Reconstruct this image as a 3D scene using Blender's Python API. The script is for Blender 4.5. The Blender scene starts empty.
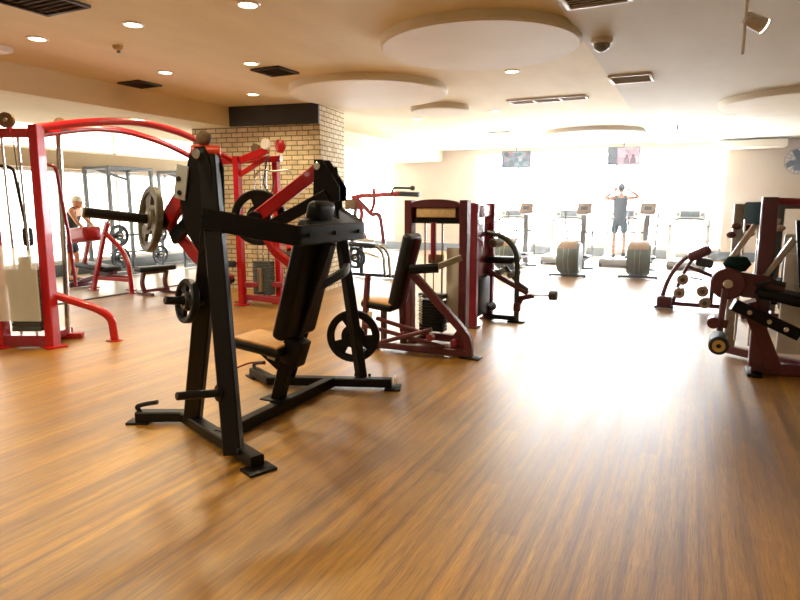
import bpy, bmesh, math, random
from mathutils import Vector, Matrix, Euler
random.seed(7)
GLARE_VEIL = .015
C = bpy.context.scene.collection
R = math.radians
V3 = Vector

# ------------------------------------------------------------------ materials
def lin(h):
    h = h.lstrip('#')
    f = lambda c: c/12.92 if c <= .04045 else ((c+.055)/1.055)**2.4
    return tuple(f(int(h[i:i+2], 16)/255) for i in (0, 2, 4)) + (1,)

class N:
    """tiny node-tree helper"""
    def __init__(s, name):
        s.m = bpy.data.materials.new(name); s.m.use_nodes = True
        s.t = s.m.node_tree; s.b = s.t.nodes['Principled BSDF']; s.co = None
    def new(s, kind, **kw):
        n = s.t.nodes.new(kind)
        for k, v in kw.items():
            if k in n.inputs: n.inputs[k].default_value = v
            else: setattr(n, k, v)
        return n
    def link(s, a, b): s.t.links.new(a, b)
    def coord(s, scale=(1, 1, 1), rot=(0, 0, 0), kind='Object'):
        if s.co is None: s.co = s.new('ShaderNodeTexCoord')
        mp = s.new('ShaderNodeMapping'); mp.inputs['Scale'].default_value = scale; mp.inputs['Rotation'].default_value = rot
        s.link(s.co.outputs[kind], mp.inputs[0]); return mp.outputs[0]
    def noise(s, vec, scale=5, detail=3, rough=.5):
        n = s.new('ShaderNodeTexNoise'); n.inputs['Scale'].default_value = scale
        n.inputs['Detail'].default_value = detail; n.inputs['Roughness'].default_value = rough
        s.link(vec, n.inputs['Vector']); return n.outputs['Fac']
    def ramp(s, fac, stops):
        r = s.new('ShaderNodeValToRGB'); e = r.color_ramp.elements
        while len(e) < len(stops): e.new(.5)
        for q, (p, c) in zip(e, stops): q.position = p; q.color = c
        s.link(fac, r.inputs[0]); return r.outputs[0]
    def mix(s, fac, a, b, mode='MIX'):
        n = s.new('ShaderNodeMix', data_type='RGBA', blend_type=mode)
        for i, v in ((0, fac), (6, a), (7, b)):
            if hasattr(v, 'is_output'): s.link(v, n.inputs[i])
            else: n.inputs[i].default_value = v
        return n.outputs[2]
    def bump(s, h, strength=.2, dist=.01):
        n = s.new('ShaderNodeBump'); n.inputs['Strength'].default_value = strength; n.inputs['Distance'].default_value = dist
        s.link(h, n.inputs['Height']); s.link(n.outputs[0], s.b.inputs['Normal'])
    def set(s, **kw):
        for k, v in kw.items():
            i = s.b.inputs[k.replace('_', ' ')]
            if hasattr(v, 'is_output'): s.link(v, i)
            else: i.default_value = v
        return s

def paint(name, col, rough=.4, metal=0., var=.12, scale=18, bump=.05, coat=0., spec=.5):
    n = N(name); c = lin(col); v = n.noise(n.coord(), scale, 4)
    lo = tuple(x*(1-var) for x in c[:3])+(1,); hi = tuple(min(1, x*(1+var)) for x in c[:3])+(1,)
    n.set(Base_Color=n.ramp(v, [(.3, lo), (.7, hi)]), Roughness=rough, Metallic=metal, Coat_Weight=coat, Specular_IOR_Level=spec)
    if bump: n.bump(n.noise(n.coord(), scale*12, 2), bump, .002)
    return n.m

def glow(name, col, strength):
    n = N(name); n.set(Base_Color=(.8, .8, .8, 1), Emission_Color=lin(col), Emission_Strength=strength, Roughness=.15)
    v = n.noise(n.coord(), .6, 1)
    n.link(n.ramp(v, [(0, tuple(x*.96 for x in lin(col)[:3])+(1,)), (1, lin(col))]), n.b.inputs['Emission Color'])
    return n.m

M = {}
M['black_metal'] = paint('black_powder_coat', '#0a0807', .42, spec=.22)
M['black_gloss'] = paint('black_gloss_metal', '#0b0a09', .3, spec=.4)
M['rubber'] = paint('black_rubber', '#121212', .6)
M['iron'] = paint('black_cast_iron', '#0b0a08', .45, 0, .25, 30, .2, spec=.3)
M['iron_worn'] = paint('worn_grey_cast_iron', '#57503f', .45, .3, .35, 26, .25)
M['vinyl'] = paint('black_vinyl', '#060708', .45, 0, .15, 40, .1, spec=.25)
M['vinyl_blue'] = paint('dark_navy_vinyl', '#0c1117', .4, 0, .15, 40, .1)
M['vinyl_tan'] = paint('tan_vinyl', '#c8924a', .45, 0, .1, 30, .08)
M['vinyl_teal'] = paint('dark_teal_vinyl', '#172c2b', .9, 0, .12, 30, .08, spec=.08)
M['red'] = paint('bright_red_paint', '#a5080f', .3, 0, .1, 14, .03, .3)
M['red_dark'] = paint('crimson_paint', '#7e1424', .33, 0, .12, 14, .03, .3)
M['maroon'] = paint('maroon_paint', '#561d25', .35, 0, .12, 14, .03, .2)
M['orange_red'] = paint('orange_red_plastic', '#d8431b', .35)
M['chrome'] = paint('polished_chrome', '#c9c7c2', .18, 1, .05, 10, 0)
M['steel'] = paint('brushed_steel', '#9c968b', .35, 1, .1, 30, .05)
M['grey_post'] = paint('grey_painted_steel', '#4c4e4b', .4, .2)
M['white_plastic'] = paint('off_white_plastic', '#e4e0d6', .4, 0, .04, 8, 0)
M['silver'] = paint('silver_grey_plastic', '#9a9c9a', .35, .1, .05, 8, 0)
M['mid_grey'] = paint('mid_grey_plastic', '#7c7d7c', .4, 0, .08, 12, 0)
M['dark_grey'] = paint('dark_grey_plastic', '#3c4140', .45, 0, .1, 12, 0)
M['bronze'] = paint('bronze_brown_plastic', '#a08672', .35, .1, .12, 9, 0)
M['drum'] = paint('grey_green_plastic', '#5b6a66', .35, .1, .12, 9, 0)
M['brown_pad'] = paint('brown_foam', '#6b5337', .7, 0, .2, 40, .15)
M['tan_cap'] = paint('tan_end_cap', '#c29a55', .5)
M['placard'] = paint('tan_placard', '#d9bd8c', .5, 0, .12, 22, 0)
M['panel'] = paint('pale_grey_panel', '#cfcabf', .4, 0, .06, 6, 0)
M['skin'] = paint('skin', '#c98e6c', .55, 0, .08, 12, .05)
M['hair'] = paint('dark_hair', '#2a1d15', .6, 0, .2, 60, .3)
M['tank'] = paint('charcoal_cotton', '#33404a', .85, 0, .12, 30, .15)
M['shorts'] = paint('slate_blue_cotton', '#3b4f5e', .85, 0, .12, 30, .15)
M['green_shirt'] = paint('dark_green_cotton', '#2f3b30', .85, 0, .12, 30, .15)
M['cap_white'] = paint('white_cotton', '#e8e4da', .8, 0, .05, 30, .1)
M['shoe'] = paint('dark_shoe_fabric', '#2e2c2b', .6)
M['wall_paint'] = paint('warm_beige_wall_paint', '#b19d7e', .7, 0, .05, 2.5, .03)
M['wall_white'] = paint('cream_wall_paint', '#ded2be', .7, 0, .04, 2.5, .03)
M['base_grey'] = paint('grey_green_baseboard', '#363c36', .5, 0, .1, 6, .03)
M['board'] = paint('charcoal_board', '#2c2b29', .6, 0, .15, 5, .03)
M['white_frame'] = paint('white_window_frame', '#f1f0ec', .45, 0, .03, 5, 0)
M['vent_white'] = paint('off_white_vent', '#cfcac0', .5, 0, .04, 8, 0)
M['vent_dark'] = paint('dark_vent', '#3a2f24', .6, 0, .15, 8, 0)
M['pane'] = glow('overexposed_daylight_glass', '#f2f8ff', 31.0)
M['pane_left'] = glow('bright_daylight_glass', '#fff6ea', 4.5)
M['pane_clerestory'] = glow('warm_bright_clerestory_glass', '#ffeeda', 4.0)
M['lamp'] = glow('warm_lamp_diffuser', '#ffdcae', 18.0)

# milky see-through shroud
n = N('milky_translucent_plastic'); v = n.noise(n.coord((1, 1, .4)), 5, 3)
n.set(Base_Color=n.ramp(v, [(.2, lin('#d9d5c6')), (.8, lin('#f0ede2'))]), Roughness=.3, Transmission_Weight=.3, IOR=1.2, Alpha=.5)
M['shroud'] = n.m

# ceiling plaster
n = N('matt_ceiling_plaster'); f = n.noise(n.coord((1, .35, 1)), 2.2, 5, .6)
n.set(Base_Color=n.ramp(f, [(.25, lin('#dacfaa')), (.75, lin('#e8dfbd'))]), Roughness=.8)
n.bump(n.noise(n.coord(), 60, 3), .12, .004); M['ceiling'] = n.m
n = N('shaded_ceiling_plaster'); f = n.noise(n.coord((1, .35, 1)), 2.2, 5, .6)  # right field: its dimmer light is put into this greyer colour
n.set(Base_Color=n.ramp(f, [(.25, lin('#cbc8b6')), (.75, lin('#d6d4c4'))]), Roughness=.8); M['ceiling_b'] = n.m
n = N('white_ceiling_disc_paint'); f = n.noise(n.coord(), 2, 3)
n.set(Base_Color=n.ramp(f, [(.2, lin('#dcd6c0')), (.8, lin('#e5e0cd'))]), Roughness=.7); M['disc'] = n.m

# floor: long narrow boards running towards the windows
n = N('oiled_wood_plank_floor')
vec = n.coord((1, 1, 1), (0, 0, R(90)))
br = n.new('ShaderNodeTexBrick'); br.offset = .37; br.offset_frequency = 3
for k, val in (('Color1', (.0, .0, .0, 1)), ('Color2', (1, 1, 1, 1)), ('Mortar', (.5, .5, .5, 1)), ('Scale', 1.), ('Mortar Size', .0016), ('Mortar Smooth', .3), ('Bias', 0.), ('Brick Width', 1.25), ('Row Height', .105)):
    br.inputs[k].default_value = val
n.link(vec, br.inputs['Vector'])
base = n.ramp(br.outputs['Color'], [(0, lin('#8f630c')), (.35, lin('#9b6e0f')), (.7, lin('#a67912')), (1, lin('#93660c'))])
g1 = n.noise(n.coord((9, .22, 1)), 2.6, 4, .6)
g2 = n.noise(n.coord((80, 2.2, 1)), 3.0, 5, .7)
blot = n.noise(n.coord((1.6, .45, 1)), .9, 5, .6)
col = n.mix(.85, base, n.ramp(g1, [(.3, (.34, .26, .18, 1)), (.52, (1.0, .97, .92, 1)), (.7, (1.4, 1.37, 1.3, 1))]), 'MULTIPLY')
col = n.mix(.8, col, n.ramp(g2, [(.36, (.45, .38, .32, 1)), (.54, (1.05, 1.05, 1.05, 1)), (.7, (1.25, 1.25, 1.25, 1))]), 'MULTIPLY')
col = n.mix(.8, col, n.ramp(blot, [(.3, (.55, .48, .42, 1)), (.55, (1.0, 1.0, 1.0, 1)), (.7, (1.3, 1.26, 1.15, 1))]), 'MULTIPLY')
seam = n.new('ShaderNodeMath', operation='MULTIPLY'); n.link(br.outputs['Fac'], seam.inputs[0]); seam.inputs[1].default_value = .35
col = n.mix(seam.outputs[0], col, lin('#4a2c10'))
rr = n.ramp(g1, [(.25, (.34, .34, .34, 1)), (.75, (.5, .5, .5, 1))])
n.set(Base_Color=col, Roughness=rr, Specular_IOR_Level=.5, Coat_Weight=1., Coat_Roughness=.46)
hm = n.new('ShaderNodeMath', operation='SUBTRACT'); n.link(g2, hm.inputs[0]); n.link(br.outputs['Fac'], hm.inputs[1])
n.bump(hm.outputs[0], .22, .003); M['floor'] = n.m
n = N('pale_vinyl_floor'); f = n.noise(n.coord((6, 1, 1)), 4, 4)
n.set(Base_Color=n.ramp(f, [(.3, lin('#8f8068')), (.7, lin('#a89a82'))]), Roughness=.3); M['floor_pale'] = n.m

# painted brick
n = N('cream_painted_brick'); 
tc = n.new('ShaderNodeTexCoord'); sx = n.new('ShaderNodeSeparateXYZ'); n.link(tc.outputs['Object'], sx.inputs[0])
ad = n.new('ShaderNodeMath', operation='ADD'); n.link(sx.outputs[0], ad.inputs[0]); n.link(sx.outputs[1], ad.inputs[1])
cb = n.new('ShaderNodeCombineXYZ'); n.link(ad.outputs[0], cb.inputs[0]); n.link(sx.outputs[2], cb.inputs[1])
br = n.new('ShaderNodeTexBrick')
for k, val in (('Color1', lin('#e3d3b0')), ('Color2', lin('#cdb991')), ('Mortar', lin('#7d705a')), ('Scale', 1.), ('Mortar Size', .009), ('Mortar Smooth', .25), ('Bias', -.2), ('Brick Width', .2), ('Row Height', .078)):
    br.inputs[k].default_value = val
nz = n.new('ShaderNodeTexNoise'); nz.inputs['Scale'].default_value = 9
n.link(cb.outputs[0], nz.inputs['Vector'])
wob = n.new('ShaderNodeMix', data_type='VECTOR'); wob.inputs[0].default_value = .012
n.link(cb.outputs[0], wob.inputs[4]); n.link(nz.outputs['Color'], wob.inputs[5]); n.link(wob.outputs[1], br.inputs['Vector'])
st = n.noise(cb.outputs[0], 6, 5, .65)
bc = n.mix(.6, br.outputs['Color'], n.ramp(st, [(.3, (.62, .6, .56, 1)), (.65, (1.08, 1.07, 1.05, 1))]), 'MULTIPLY')
n.set(Base_Color=bc, Roughness=.8)
iv = n.new('ShaderNodeMath', operation='SUBTRACT'); iv.inputs[0].default_value = 1; n.link(br.outputs['Fac'], iv.inputs[1])
n.bump(iv.outputs[0], .6, .012); M['brick'] = n.m

# television pictures
def screen(name, stops, scale, strength, kind='Object'):
    n = N(name); v = n.new('ShaderNodeTexVoronoi'); v.inputs['Scale'].default_value = scale
    n.link(n.coord((1, 1, 1.4)), v.inputs['Vector'])
    s = n.new('ShaderNodeSeparateColor'); n.link(v.outputs['Color'], s.inputs[0])
    c = n.ramp(s.outputs[0], stops)
    n.set(Base_Color=(.02, .02, .02, 1), Emission_Color=c, Emission_Strength=strength, Roughness=.2); return n.m
M['tv_street'] = screen('television_picture_colourful', [(0, lin('#2d6f7d')), (.3, lin('#b9d6d8')), (.5, lin('#d27a86')), (.7, lin('#4b95a0')), (.85, lin('#2b3f46')), (1, lin('#efe6e0'))], 9, .45)
M['tv_pink'] = screen('television_picture_pink', [(0, lin('#e4b8bd')), (.5, lin('#d79aa3')), (1, lin('#f1d9d8'))], 5, .8)
M['tv_dark'] = screen('television_picture_dark', [(0, lin('#5d5a63')), (1, lin('#7b7780'))], 8, .7)
M['tv_red'] = screen('television_picture_figure', [(0, lin('#8d3b48')), (1, lin('#a5525c'))], 8, .7)
M['console_lcd'] = screen('console_display', [(0, lin('#7d8a8c')), (1, lin('#a5b0b0'))], 14, .25)

# ------------------------------------------------------------------ mesh building
def fillet(pts, r, k=5):
    pts = [V3(p) for p in pts]; out = [pts[0]]
    for a, b, c in zip(pts, pts[1:], pts[2:]):
        d1 = (a-b); d2 = (c-b); rr = min(r, d1.length*.45, d2.length*.45)
        p, q = b+d1.normalized()*rr, b+d2.normalized()*rr
        for i in range(k+1):
            t = i/k; out.append(p*(1-t)**2+b*2*t*(1-t)+q*t*t)
    out.append(pts[-1]); return out

class G:
    """collects shapes and links them as one mesh object"""
    def __init__(s): s.bm = bmesh.new()
    def sweep(s, pts, sec, up=None, closed=False):
        pts = [V3(p) for p in pts]; n = len(pts); rings = []
        seg = [(pts[(i+1) % n]-pts[i]).normalized() for i in range(n if closed else n-1)]
        nrm = None
        for i in range(n):
            if closed: a, b = seg[i-1], seg[i]
            else: a = seg[max(0, i-1)]; b = seg[min(i, n-2)]
            t = (a+b).normalized() if (a+b).length > 1e-6 else b
            if up is not None: u = V3(up)
            else:
                u = nrm if nrm is not None else (V3((0, 0, 1)) if abs(t.z) < .9 else V3((0, 1, 0)))
            side = t.cross(u)
            if side.length < 1e-5: side = t.cross(V3((0, 1, 0.1)))
            side.normalize(); nn = side.cross(t).normalized(); nrm = nn
            bd = (b-a); ch = max(.35, math.sqrt(max(0, (1+a.dot(b))/2)))
            ring = []
            for x, y in sec:
                o = side*x+nn*y
                if bd.length > 1e-4:
                    d = bd.normalized(); o = o+d*(o.dot(d))*(1/ch-1)
                ring.append(s.bm.verts.new(pts[i]+o))
            rings.append(ring)
        m = len(sec)
        for i in range(n if closed else n-1):
            r1, r2 = rings[i], rings[(i+1) % n]
            for j in range(m): s.bm.faces.new((r1[j], r1[(j+1) % m], r2[(j+1) % m], r2[j]))
        if not closed:
            s.bm.faces.new(rings[0][::-1]); s.bm.faces.new(rings[-1])
        return s
    def tube(s, pts, r, fil=0., n=10, closed=False, up=None):
        if fil: pts = fillet(pts, fil)
        return s.sweep(pts, [(r*math.cos(2*math.pi*i/n), r*math.sin(2*math.pi*i/n)) for i in range(n)], up, closed)
    def bar(s, pts, w, h, up=(0, 0, 1), fil=0., bev=.008):
        if fil: pts = fillet(pts, fil)
        b = min(bev, w*.3, h*.3); x, y = w/2, h/2
        sec = [(x-b, -y), (x, -y+b), (x, y-b), (x-b, y), (-x+b, y), (-x, y-b), (-x, -y+b), (-x+b, -y)]
        return s.sweep(pts, sec, up)
    def box(s, c, size, rot=(0, 0, 0), bev=.008, seg=2):
        t = bmesh.new(); bmesh.ops.create_cube(t, size=1)
        bmesh.ops.scale(t, vec=size, verts=t.verts)
        b = min(bev, min(size)*.45)
        if b > 0: bmesh.ops.bevel(t, geom=t.edges[:], offset=b, segments=seg, profile=.5, affect='EDGES')
        mt = Matrix.Translation(c) @ (rot if isinstance(rot, Matrix) else Euler(rot).to_matrix().to_4x4())
        bmesh.ops.transform(t, matrix=mt, verts=t.verts)
        me = bpy.data.meshes.new('t'); t.to_mesh(me); t.free(); s.bm.from_mesh(me); bpy.data.meshes.remove(me); return s
    def pad(s, a, b, w, t, up, r=.04):
        """upholstered pad from a to b: width w, thickness t along up, rounded all over"""
        a, b = V3(a), V3(b); L = (b-a).length; y = (b-a).normalized(); z = V3(up); z = (z-y*z.dot(y)).normalized(); x = y.cross(z)
        m = Matrix((x, y, z)).transposed().to_4x4()
        return s.box((a+b)/2, (w, L, t), m, min(r, t*.45), 4)
    def cyl(s, a, b, r, n=20, r2=None):
        a, b = V3(a), V3(b); d = b-a; L = d.length; e = min(r*.15, L*.2); r2 = r if r2 is None else r2
        return s.lathe([(0, 0), (r-e, 0), (r, e), (r2, L-e), (r2-e, L), (0, L)], a, d, n)
    def lathe(s, prof, o, d, n=28):
        o = V3(o); q = V3((0, 0, 1)).rotation_difference(V3(d).normalized()); rings = []
        for r, z in prof:
            if r < 1e-6: rings.append([s.bm.verts.new(o+q @ V3((0, 0, z)))])
            else: rings.append([s.bm.verts.new(o+q @ V3((r*math.cos(2*math.pi*i/n), r*math.sin(2*math.pi*i/n), z))) for i in range(n)])
        for a, b in zip(rings, rings[1:]):
            for i in range(n):
                j = (i+1) % n
                if len(a) == 1 and len(b) == 1: continue
                if len(a) == 1: s.bm.faces.new((a[0], b[j], b[i]))
                elif len(b) == 1: s.bm.faces.new((a[i], a[j], b[0]))
                else: s.bm.faces.new((a[i], a[j], b[j], b[i]))
        return s
    def ring(s, prof, o, d, n=40):
        """closed lathe: the profile's last point joins its first"""
        return s.lathe(list(prof)+[prof[0]], o, d, n)
    def prism(s, poly, o, ux, uy, t):
        """outline in the plane ux/uy, thickness t along their normal, centred"""
        o, ux, uy = V3(o), V3(ux).normalized(), V3(uy).normalized(); w = ux.cross(uy).normalized()*(t/2)
        a = [s.bm.verts.new(o+ux*x+uy*y+w) for x, y in poly]; b = [s.bm.verts.new(o+ux*x+uy*y-w) for x, y in poly]
        k = len(poly)
        s.bm.faces.new(a); s.bm.faces.new(b[::-1])
        for i in range(k): s.bm.faces.new((a[i], b[i], b[(i+1) % k], a[(i+1) % k]))
        return s
    def ball(s, c, r, scale=(1, 1, 1), n=16):
        t = bmesh.new(); bmesh.ops.create_uvsphere(t, u_segments=n, v_segments=n//2+2, radius=r)
        bmesh.ops.scale(t, vec=scale, verts=t.verts); bmesh.ops.translate(t, vec=c, verts=t.verts)
        me = bpy.data.meshes.new('t'); t.to_mesh(me); t.free(); s.bm.from_mesh(me); bpy.data.meshes.remove(me); return s
    def build(s, name, mat, parent=None, label=None, smooth=35):
        bmesh.ops.recalc_face_normals(s.bm, faces=s.bm.faces[:])
        me = bpy.data.meshes.new(name); s.bm.to_mesh(me); s.bm.free()
        me.materials.append(M[mat] if isinstance(mat, str) else mat)
        for p in me.polygons: p.use_smooth = True
        me.set_sharp_from_angle(angle=R(smooth))
        o = bpy.data.objects.new(name, me); C.objects.link(o)
        if parent is not None: o.parent = parent
        if label: o['label'] = label
        return o

def thing(name, label, cat, loc=(0, 0, 0), rz=0., group=None):
    o = bpy.data.objects.new(name, None); C.objects.link(o); o.location = loc; o.rotation_euler = (0, 0, rz)
    o.empty_display_size = .1; o['label'] = label; o['category'] = cat
    if group: o['group'] = group
    return o
def tag(o, label, cat, group=None):
    o['label'] = label; o['category'] = cat
    if group: o['group'] = group
    return o
def struct(o): o['kind'] = 'structure'; return o
def dup(root, loc, rz=None, label=None):
    r = root.copy(); C.objects.link(r); r.location = loc
    if rz is not None: r.rotation_euler = (0, 0, rz)
    if label: r['label'] = label
    for ch in list(root.children):
        c = ch.copy(); C.objects.link(c); c.parent = r
        for g in list(ch.children):
            d = g.copy(); C.objects.link(d); d.parent = c
    return r

# ================================================================== the setting (X to the right along the window wall, Y towards the windows)
X0, X1, Y0, Y1, H = -11.8, 5.0, -4.0, 17.8, 3.1
struct(G().box(((-8.5+X1)/2, (Y0+Y1)/2, -.1), (X1+8.5, Y1-Y0, .2), bev=0).build('floor', 'floor'))
struct(G().box(((X0-8.5)/2, (Y0+Y1)/2, -.1), (-8.5-X0, Y1-Y0, .2), bev=0).build('floor_left', 'floor_pale'))
struct(G().box((-8.5, (Y0+Y1)/2, .003), (.1, Y1-Y0-.1, .014), bev=.003).build('trim_1', 'board'))
# ceiling: main field, slightly lower field on the right, dropped soffit on the left, recess beyond
struct(G().box(((-7.2-1.1)/2, (Y0+Y1)/2, H+.1), (6.1, Y1-Y0, .2), bev=0).build('ceiling', 'ceiling'))
struct(G().box(((-1.1+X1)/2, (Y0+Y1)/2, H+.06), (X1+1.1, Y1-Y0, .2), bev=0).build('ceiling_right', 'ceiling_b'))
struct(G().box((-8.45, (Y0+Y1)/2, 2.985), (2.5, Y1-Y0, .43), bev=0).build('ceiling_soffit', 'ceiling'))
struct(G().box(((X0-9.7)/2, (Y0+Y1)/2, H+.1), (-9.7-X0, Y1-Y0, .2), bev=0).build('ceiling_left', 'ceiling'))
# hidden sides of the room
struct(G().box(((X0+X1)/2, Y0-.1, 1.6), (X1-X0, .2, 3.2), bev=0).build('wall_back', 'wall_white'))
struct(G().box((X1+.1, (Y0+Y1)/2, 1.6), (.2, Y1-Y0, 3.2), bev=0).build('wall_right', 'wall_paint'))
# far wall: window, tan pier, window, tan wall
wf = G()
wf.box((-7.51, Y1+.1, 1.6), (2.72, .2, 3.2), bev=0)
wf.box(((.65+X1)/2, Y1+.1, 1.6), (X1-.65, .2, 3.2), bev=0)
wf.box(((-6.15+.65)/2, Y1+.1, 3.06), (6.8, .2, .28), bev=0)
wf.box(((-6.15+.65)/2, Y1+.1, .13), (6.8, .2, .26), bev=0)
wf.box(((X0-8.87)/2, Y1+.1, 3.06), (X0+8.87, .2, .28) if False else (-8.87-X0, .2, .28), bev=0)
wf.box(((X0-8.87)/2, Y1+.1, .13), (-8.87-X0, .2, .26), bev=0)
struct(wf.build('wall_far', 'wall_paint'))
struct(G().box(((X0+X1)/2, Y1-.015, .12), (X1-X0, .03, .24), bev=.005).build('baseboard_far', 'base_grey'))
struct(G().box((1.1, Y1-.3, 2.93), (1.5, .6, .18), bev=.01).build('trim_2', 'disc'))
def window(name, plane, a, b, z0, z1, pos, mull, mat, tr=()):
    w, c = b-a, (a+b)/2; f = G(); p = G()
    P = (lambda s, t, z: (s, pos+t, z)) if plane == 'far' else (lambda s, t, z: (pos-t, s, z))
    S = (lambda s, t, z: (s, t, z)) if plane == 'far' else (lambda s, t, z: (t, s, z))
    for zz in (z0+.03, z1-.03)+tuple(tr): f.box(P(c, .05, zz), S(w, .1, .06), bev=.008)
    for m in [a+.03, b-.03]+list(mull): f.box(P(m, .05, (z0+z1)/2), S(.06, .1, z1-z0), bev=.008)
    fr = struct(f.build(name, 'white_frame'))
    p.box(P(c, .12, (z0+z1)/2), S(w, .02, z1-z0), bev=0); p.build('pane', mat, fr)
    return fr
window('window_1', 'far', -6.15, .65, .26, 2.92, Y1, (-4.8, -3.4, -2.05, -.7), 'pane')
window('window_2', 'far', X0, -8.87, .26, 2.92, Y1, (-10.3,), 'pane')
# left wall: window band, beam, clerestory band
wl = G()
wl.box((X0-.1, (Y0+Y1)/2, .13), (.2, Y1-Y0, .26), bev=0)
wl.box((X0-.1, (Y0+Y1)/2, 2.36), (.2, Y1-Y0, .36), bev=0)
wl.box((X0-.1, (Y0+4.0)/2, 1.6), (.2, 4.0-Y0, 3.2), bev=0)
struct(wl.build('wall_left', 'wall_white'))
struct(G().box((X0+.14, (4.0+Y1)/2, 2.36), (.28, Y1-4.0, .34), bev=.01).build('trim_3', 'wall_paint'))
struct(G().box((X0+.06, (Y0+Y1)/2, .12), (.12, Y1-Y0, .24), bev=.01).build('baseboard_left', 'base_grey'))
window('window_3', 'left', 4.0, Y1, .26, 2.18, X0, [5.4+1.4*i for i in range(9)], 'pane_left')
window('window_4', 'left', 4.0, Y1, 2.54, 3.1, X0, [6.8+2.8*i for i in range(4)], 'pane_clerestory')
# brick pier with its dark board
co = struct(G().box((-1.2, .55, 1.55), (2.4, 1.1, 3.1), bev=.004).build('column_brick', 'brick')); co.location = (-5.6, 8.5, 0); co.rotation_euler = (0, 0, R(10))
co = struct(G().box((-1.2, -.02, 2.94), (2.4, .05, .32), bev=.005).build('trim_4', 'board')); co.location = (-5.6, 8.5, 0); co.rotation_euler = (0, 0, R(10))

# ------------------------------------------------------------------ ceiling fittings
for x, y, r, nm in ((-4.3, 7.8, 1.12, 1), (-2.05, 6.0, .98, 2), (-2.2, 14.6, 1.1, 3), (-4.0, 9.75, .5, 4), (1.35, 11.1, 1.15, 5)):
    z = H if x < -1.1 else H-.04
    struct(G().lathe([(0, -.09), (r-.02, -.09), (r, -.07), (r, .0), (0, .0)], (x, y, z), (0, 0, 1), 72).build('ceiling_disc', 'disc'))

def downlight(x, y, label, z=H, power=170, r=.075):
    t = thing('ceiling_downlight', label, 'ceiling light', (x, y, z), 0, 'recessed ceiling downlights')
    G().ring([(r, -.012), (r+.022, -.006), (r+.026, 0), (r, 0)], (0, 0, 0), (0, 0, 1), 28).build('trim_ring', 'white_plastic', t)
    G().lathe([(0, -.006), (r, -.006), (r, -.001), (0, -.001)], (0, 0, 0), (0, 0, 1), 24).build('diffuser', 'lamp', t)
    ld = bpy.data.lights.new('downlight_beam', 'SPOT'); ld.energy = power; ld.color = (1, .84, .54); ld.spot_size = R(150); ld.spot_blend = .8; ld.shadow_soft_size = .08
    lo = bpy.data.objects.new('downlight_beam', ld); C.objects.link(lo); lo.parent = t; lo.location = (0, 0, -.02)
    return t
for x, y, lb in (
    (-4.7, 4.12, 'small round glowing downlight between the smoke detector and the top edge of the photo'),
    (-5.94, 4.04, 'round glowing downlight near the top left corner by the square dark vent'),
    (-3.4, 4.14, 'largest and brightest round downlight, at the top edge of the photo'),
    (-6.02, 5.72, 'round downlight over the red cable machine arch, close to the soffit edge'),
    (-4.75, 5.8, 'round downlight just before the dark vent in front of the large disc'),
    (-6.04, 7.4, 'round downlight straight in front of the dark board of the brick pier'),
    (-2.15, 7.54, 'round downlight alone in mid ceiling beside the large white disc'),
    (.44, 12.82, 'small far downlight on the right ceiling near the tan wall'),
    (-4.94, 10.9, 'tiny far downlight behind the small ceiling disc beside the brick pier'),
    (-3.3, 10.6, 'small far downlight right of the small ceiling disc')):
    downlight(x, y, lb, H if x < -1.1 else H-.04)
# unseen downlights added around the camera to warm and brighten the near floor
for x, y in ((-6.2, 1.6), (-4.2, 1.8), (-2.2, 1.4), (-6.0, -.8), (-3.5, -1.0), (-1.6, -1.5), (.8, 1.5)):
    downlight(x, y, 'added round downlight, out of view, brightening the near floor', H if x < -1.1 else H-.04, 170)

def vent(x, y, w, d, label, mat, slats, rows=1, z=H, rz=0.):
    t = thing('ceiling_vent', label, 'vent', (x, y, z), rz)
    f = G()
    for sx in [-w/2+.015, w/2-.015]+[(-w/2+w*i/rows) for i in range(1, rows)]: f.box((sx, 0, -.01), (.035, d, .025), bev=.004)
    for sy in (-d/2+.015, d/2-.015): f.box((0, sy, -.01), (w, .035, .025), bev=.004)
    f.build('frame', mat, t)
    G().box((0, 0, -.002), (w-.03, d-.03, .006), bev=0).build('duct_plate', 'vent_dark', t)
    sl = G()
    for i in range(slats): sl.box((0, -d/2+d*(i+.5)/slats, -.01), (w-.04, .022, .006), (R(35), 0, 0), bev=0)
    sl.build('louvre', mat, t, 'louvre blades')
vent(-2.2, 9.75, 1.2, .34, 'long three section white ceiling grille beyond the ceiling step', 'vent_white', 7, 3)
vent(-.85, 8.4, .5, .5, 'square white ceiling vent on the right just past the dome', 'vent_white', 8, 1, H-.04)
vent(-4.85, 3.35, .55, .5, 'dark square ceiling vent in the top left corner', 'vent_dark', 8)
vent(-4.75, 6.25, .42, .42, 'dark square ceiling vent in front of the largest disc', 'vent_dark', 6)
vent(-6.9, 6.1, .4, .4, 'dark ceiling vent at the edge of the left soffit', 'vent_dark', 6)
vent(-.8, 5.05, .5, .4, 'white slatted vent cut by the top edge of the photo', 'vent_white', 7, 1, H-.04)
vent(-4.14, 13.7, .5, .2, 'small far white vent before the left television', 'vent_white', 4)
t = thing('ceiling_dome', 'dark round dome camera on the ceiling right of the step', 'camera', (-.93, 6.35, H-.04))
G().lathe([(0, 0), (.1, 0), (.1, -.03), (.08, -.045), (0, -.045)], (0, 0, 0), (0, 0, 1), 28).build('mount', 'vent_white', t)
G().lathe([(.08, -.04), (.07, -.085), (.04, -.11), (0, -.12)], (0, 0, 0), (0, 0, 1), 28).build('dome', 'mid_grey', t)
t = thing('smoke_detector', 'beige smoke detector between two downlights at upper left', 'smoke detector', (-5.48, 4.6, H))
G().lathe([(0, 0), (.06, 0), (.06, -.02), (.045, -.04), (0, -.05)], (0, 0, 0), (0, 0, 1), 24).build('housing', 'placard', t)
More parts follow.
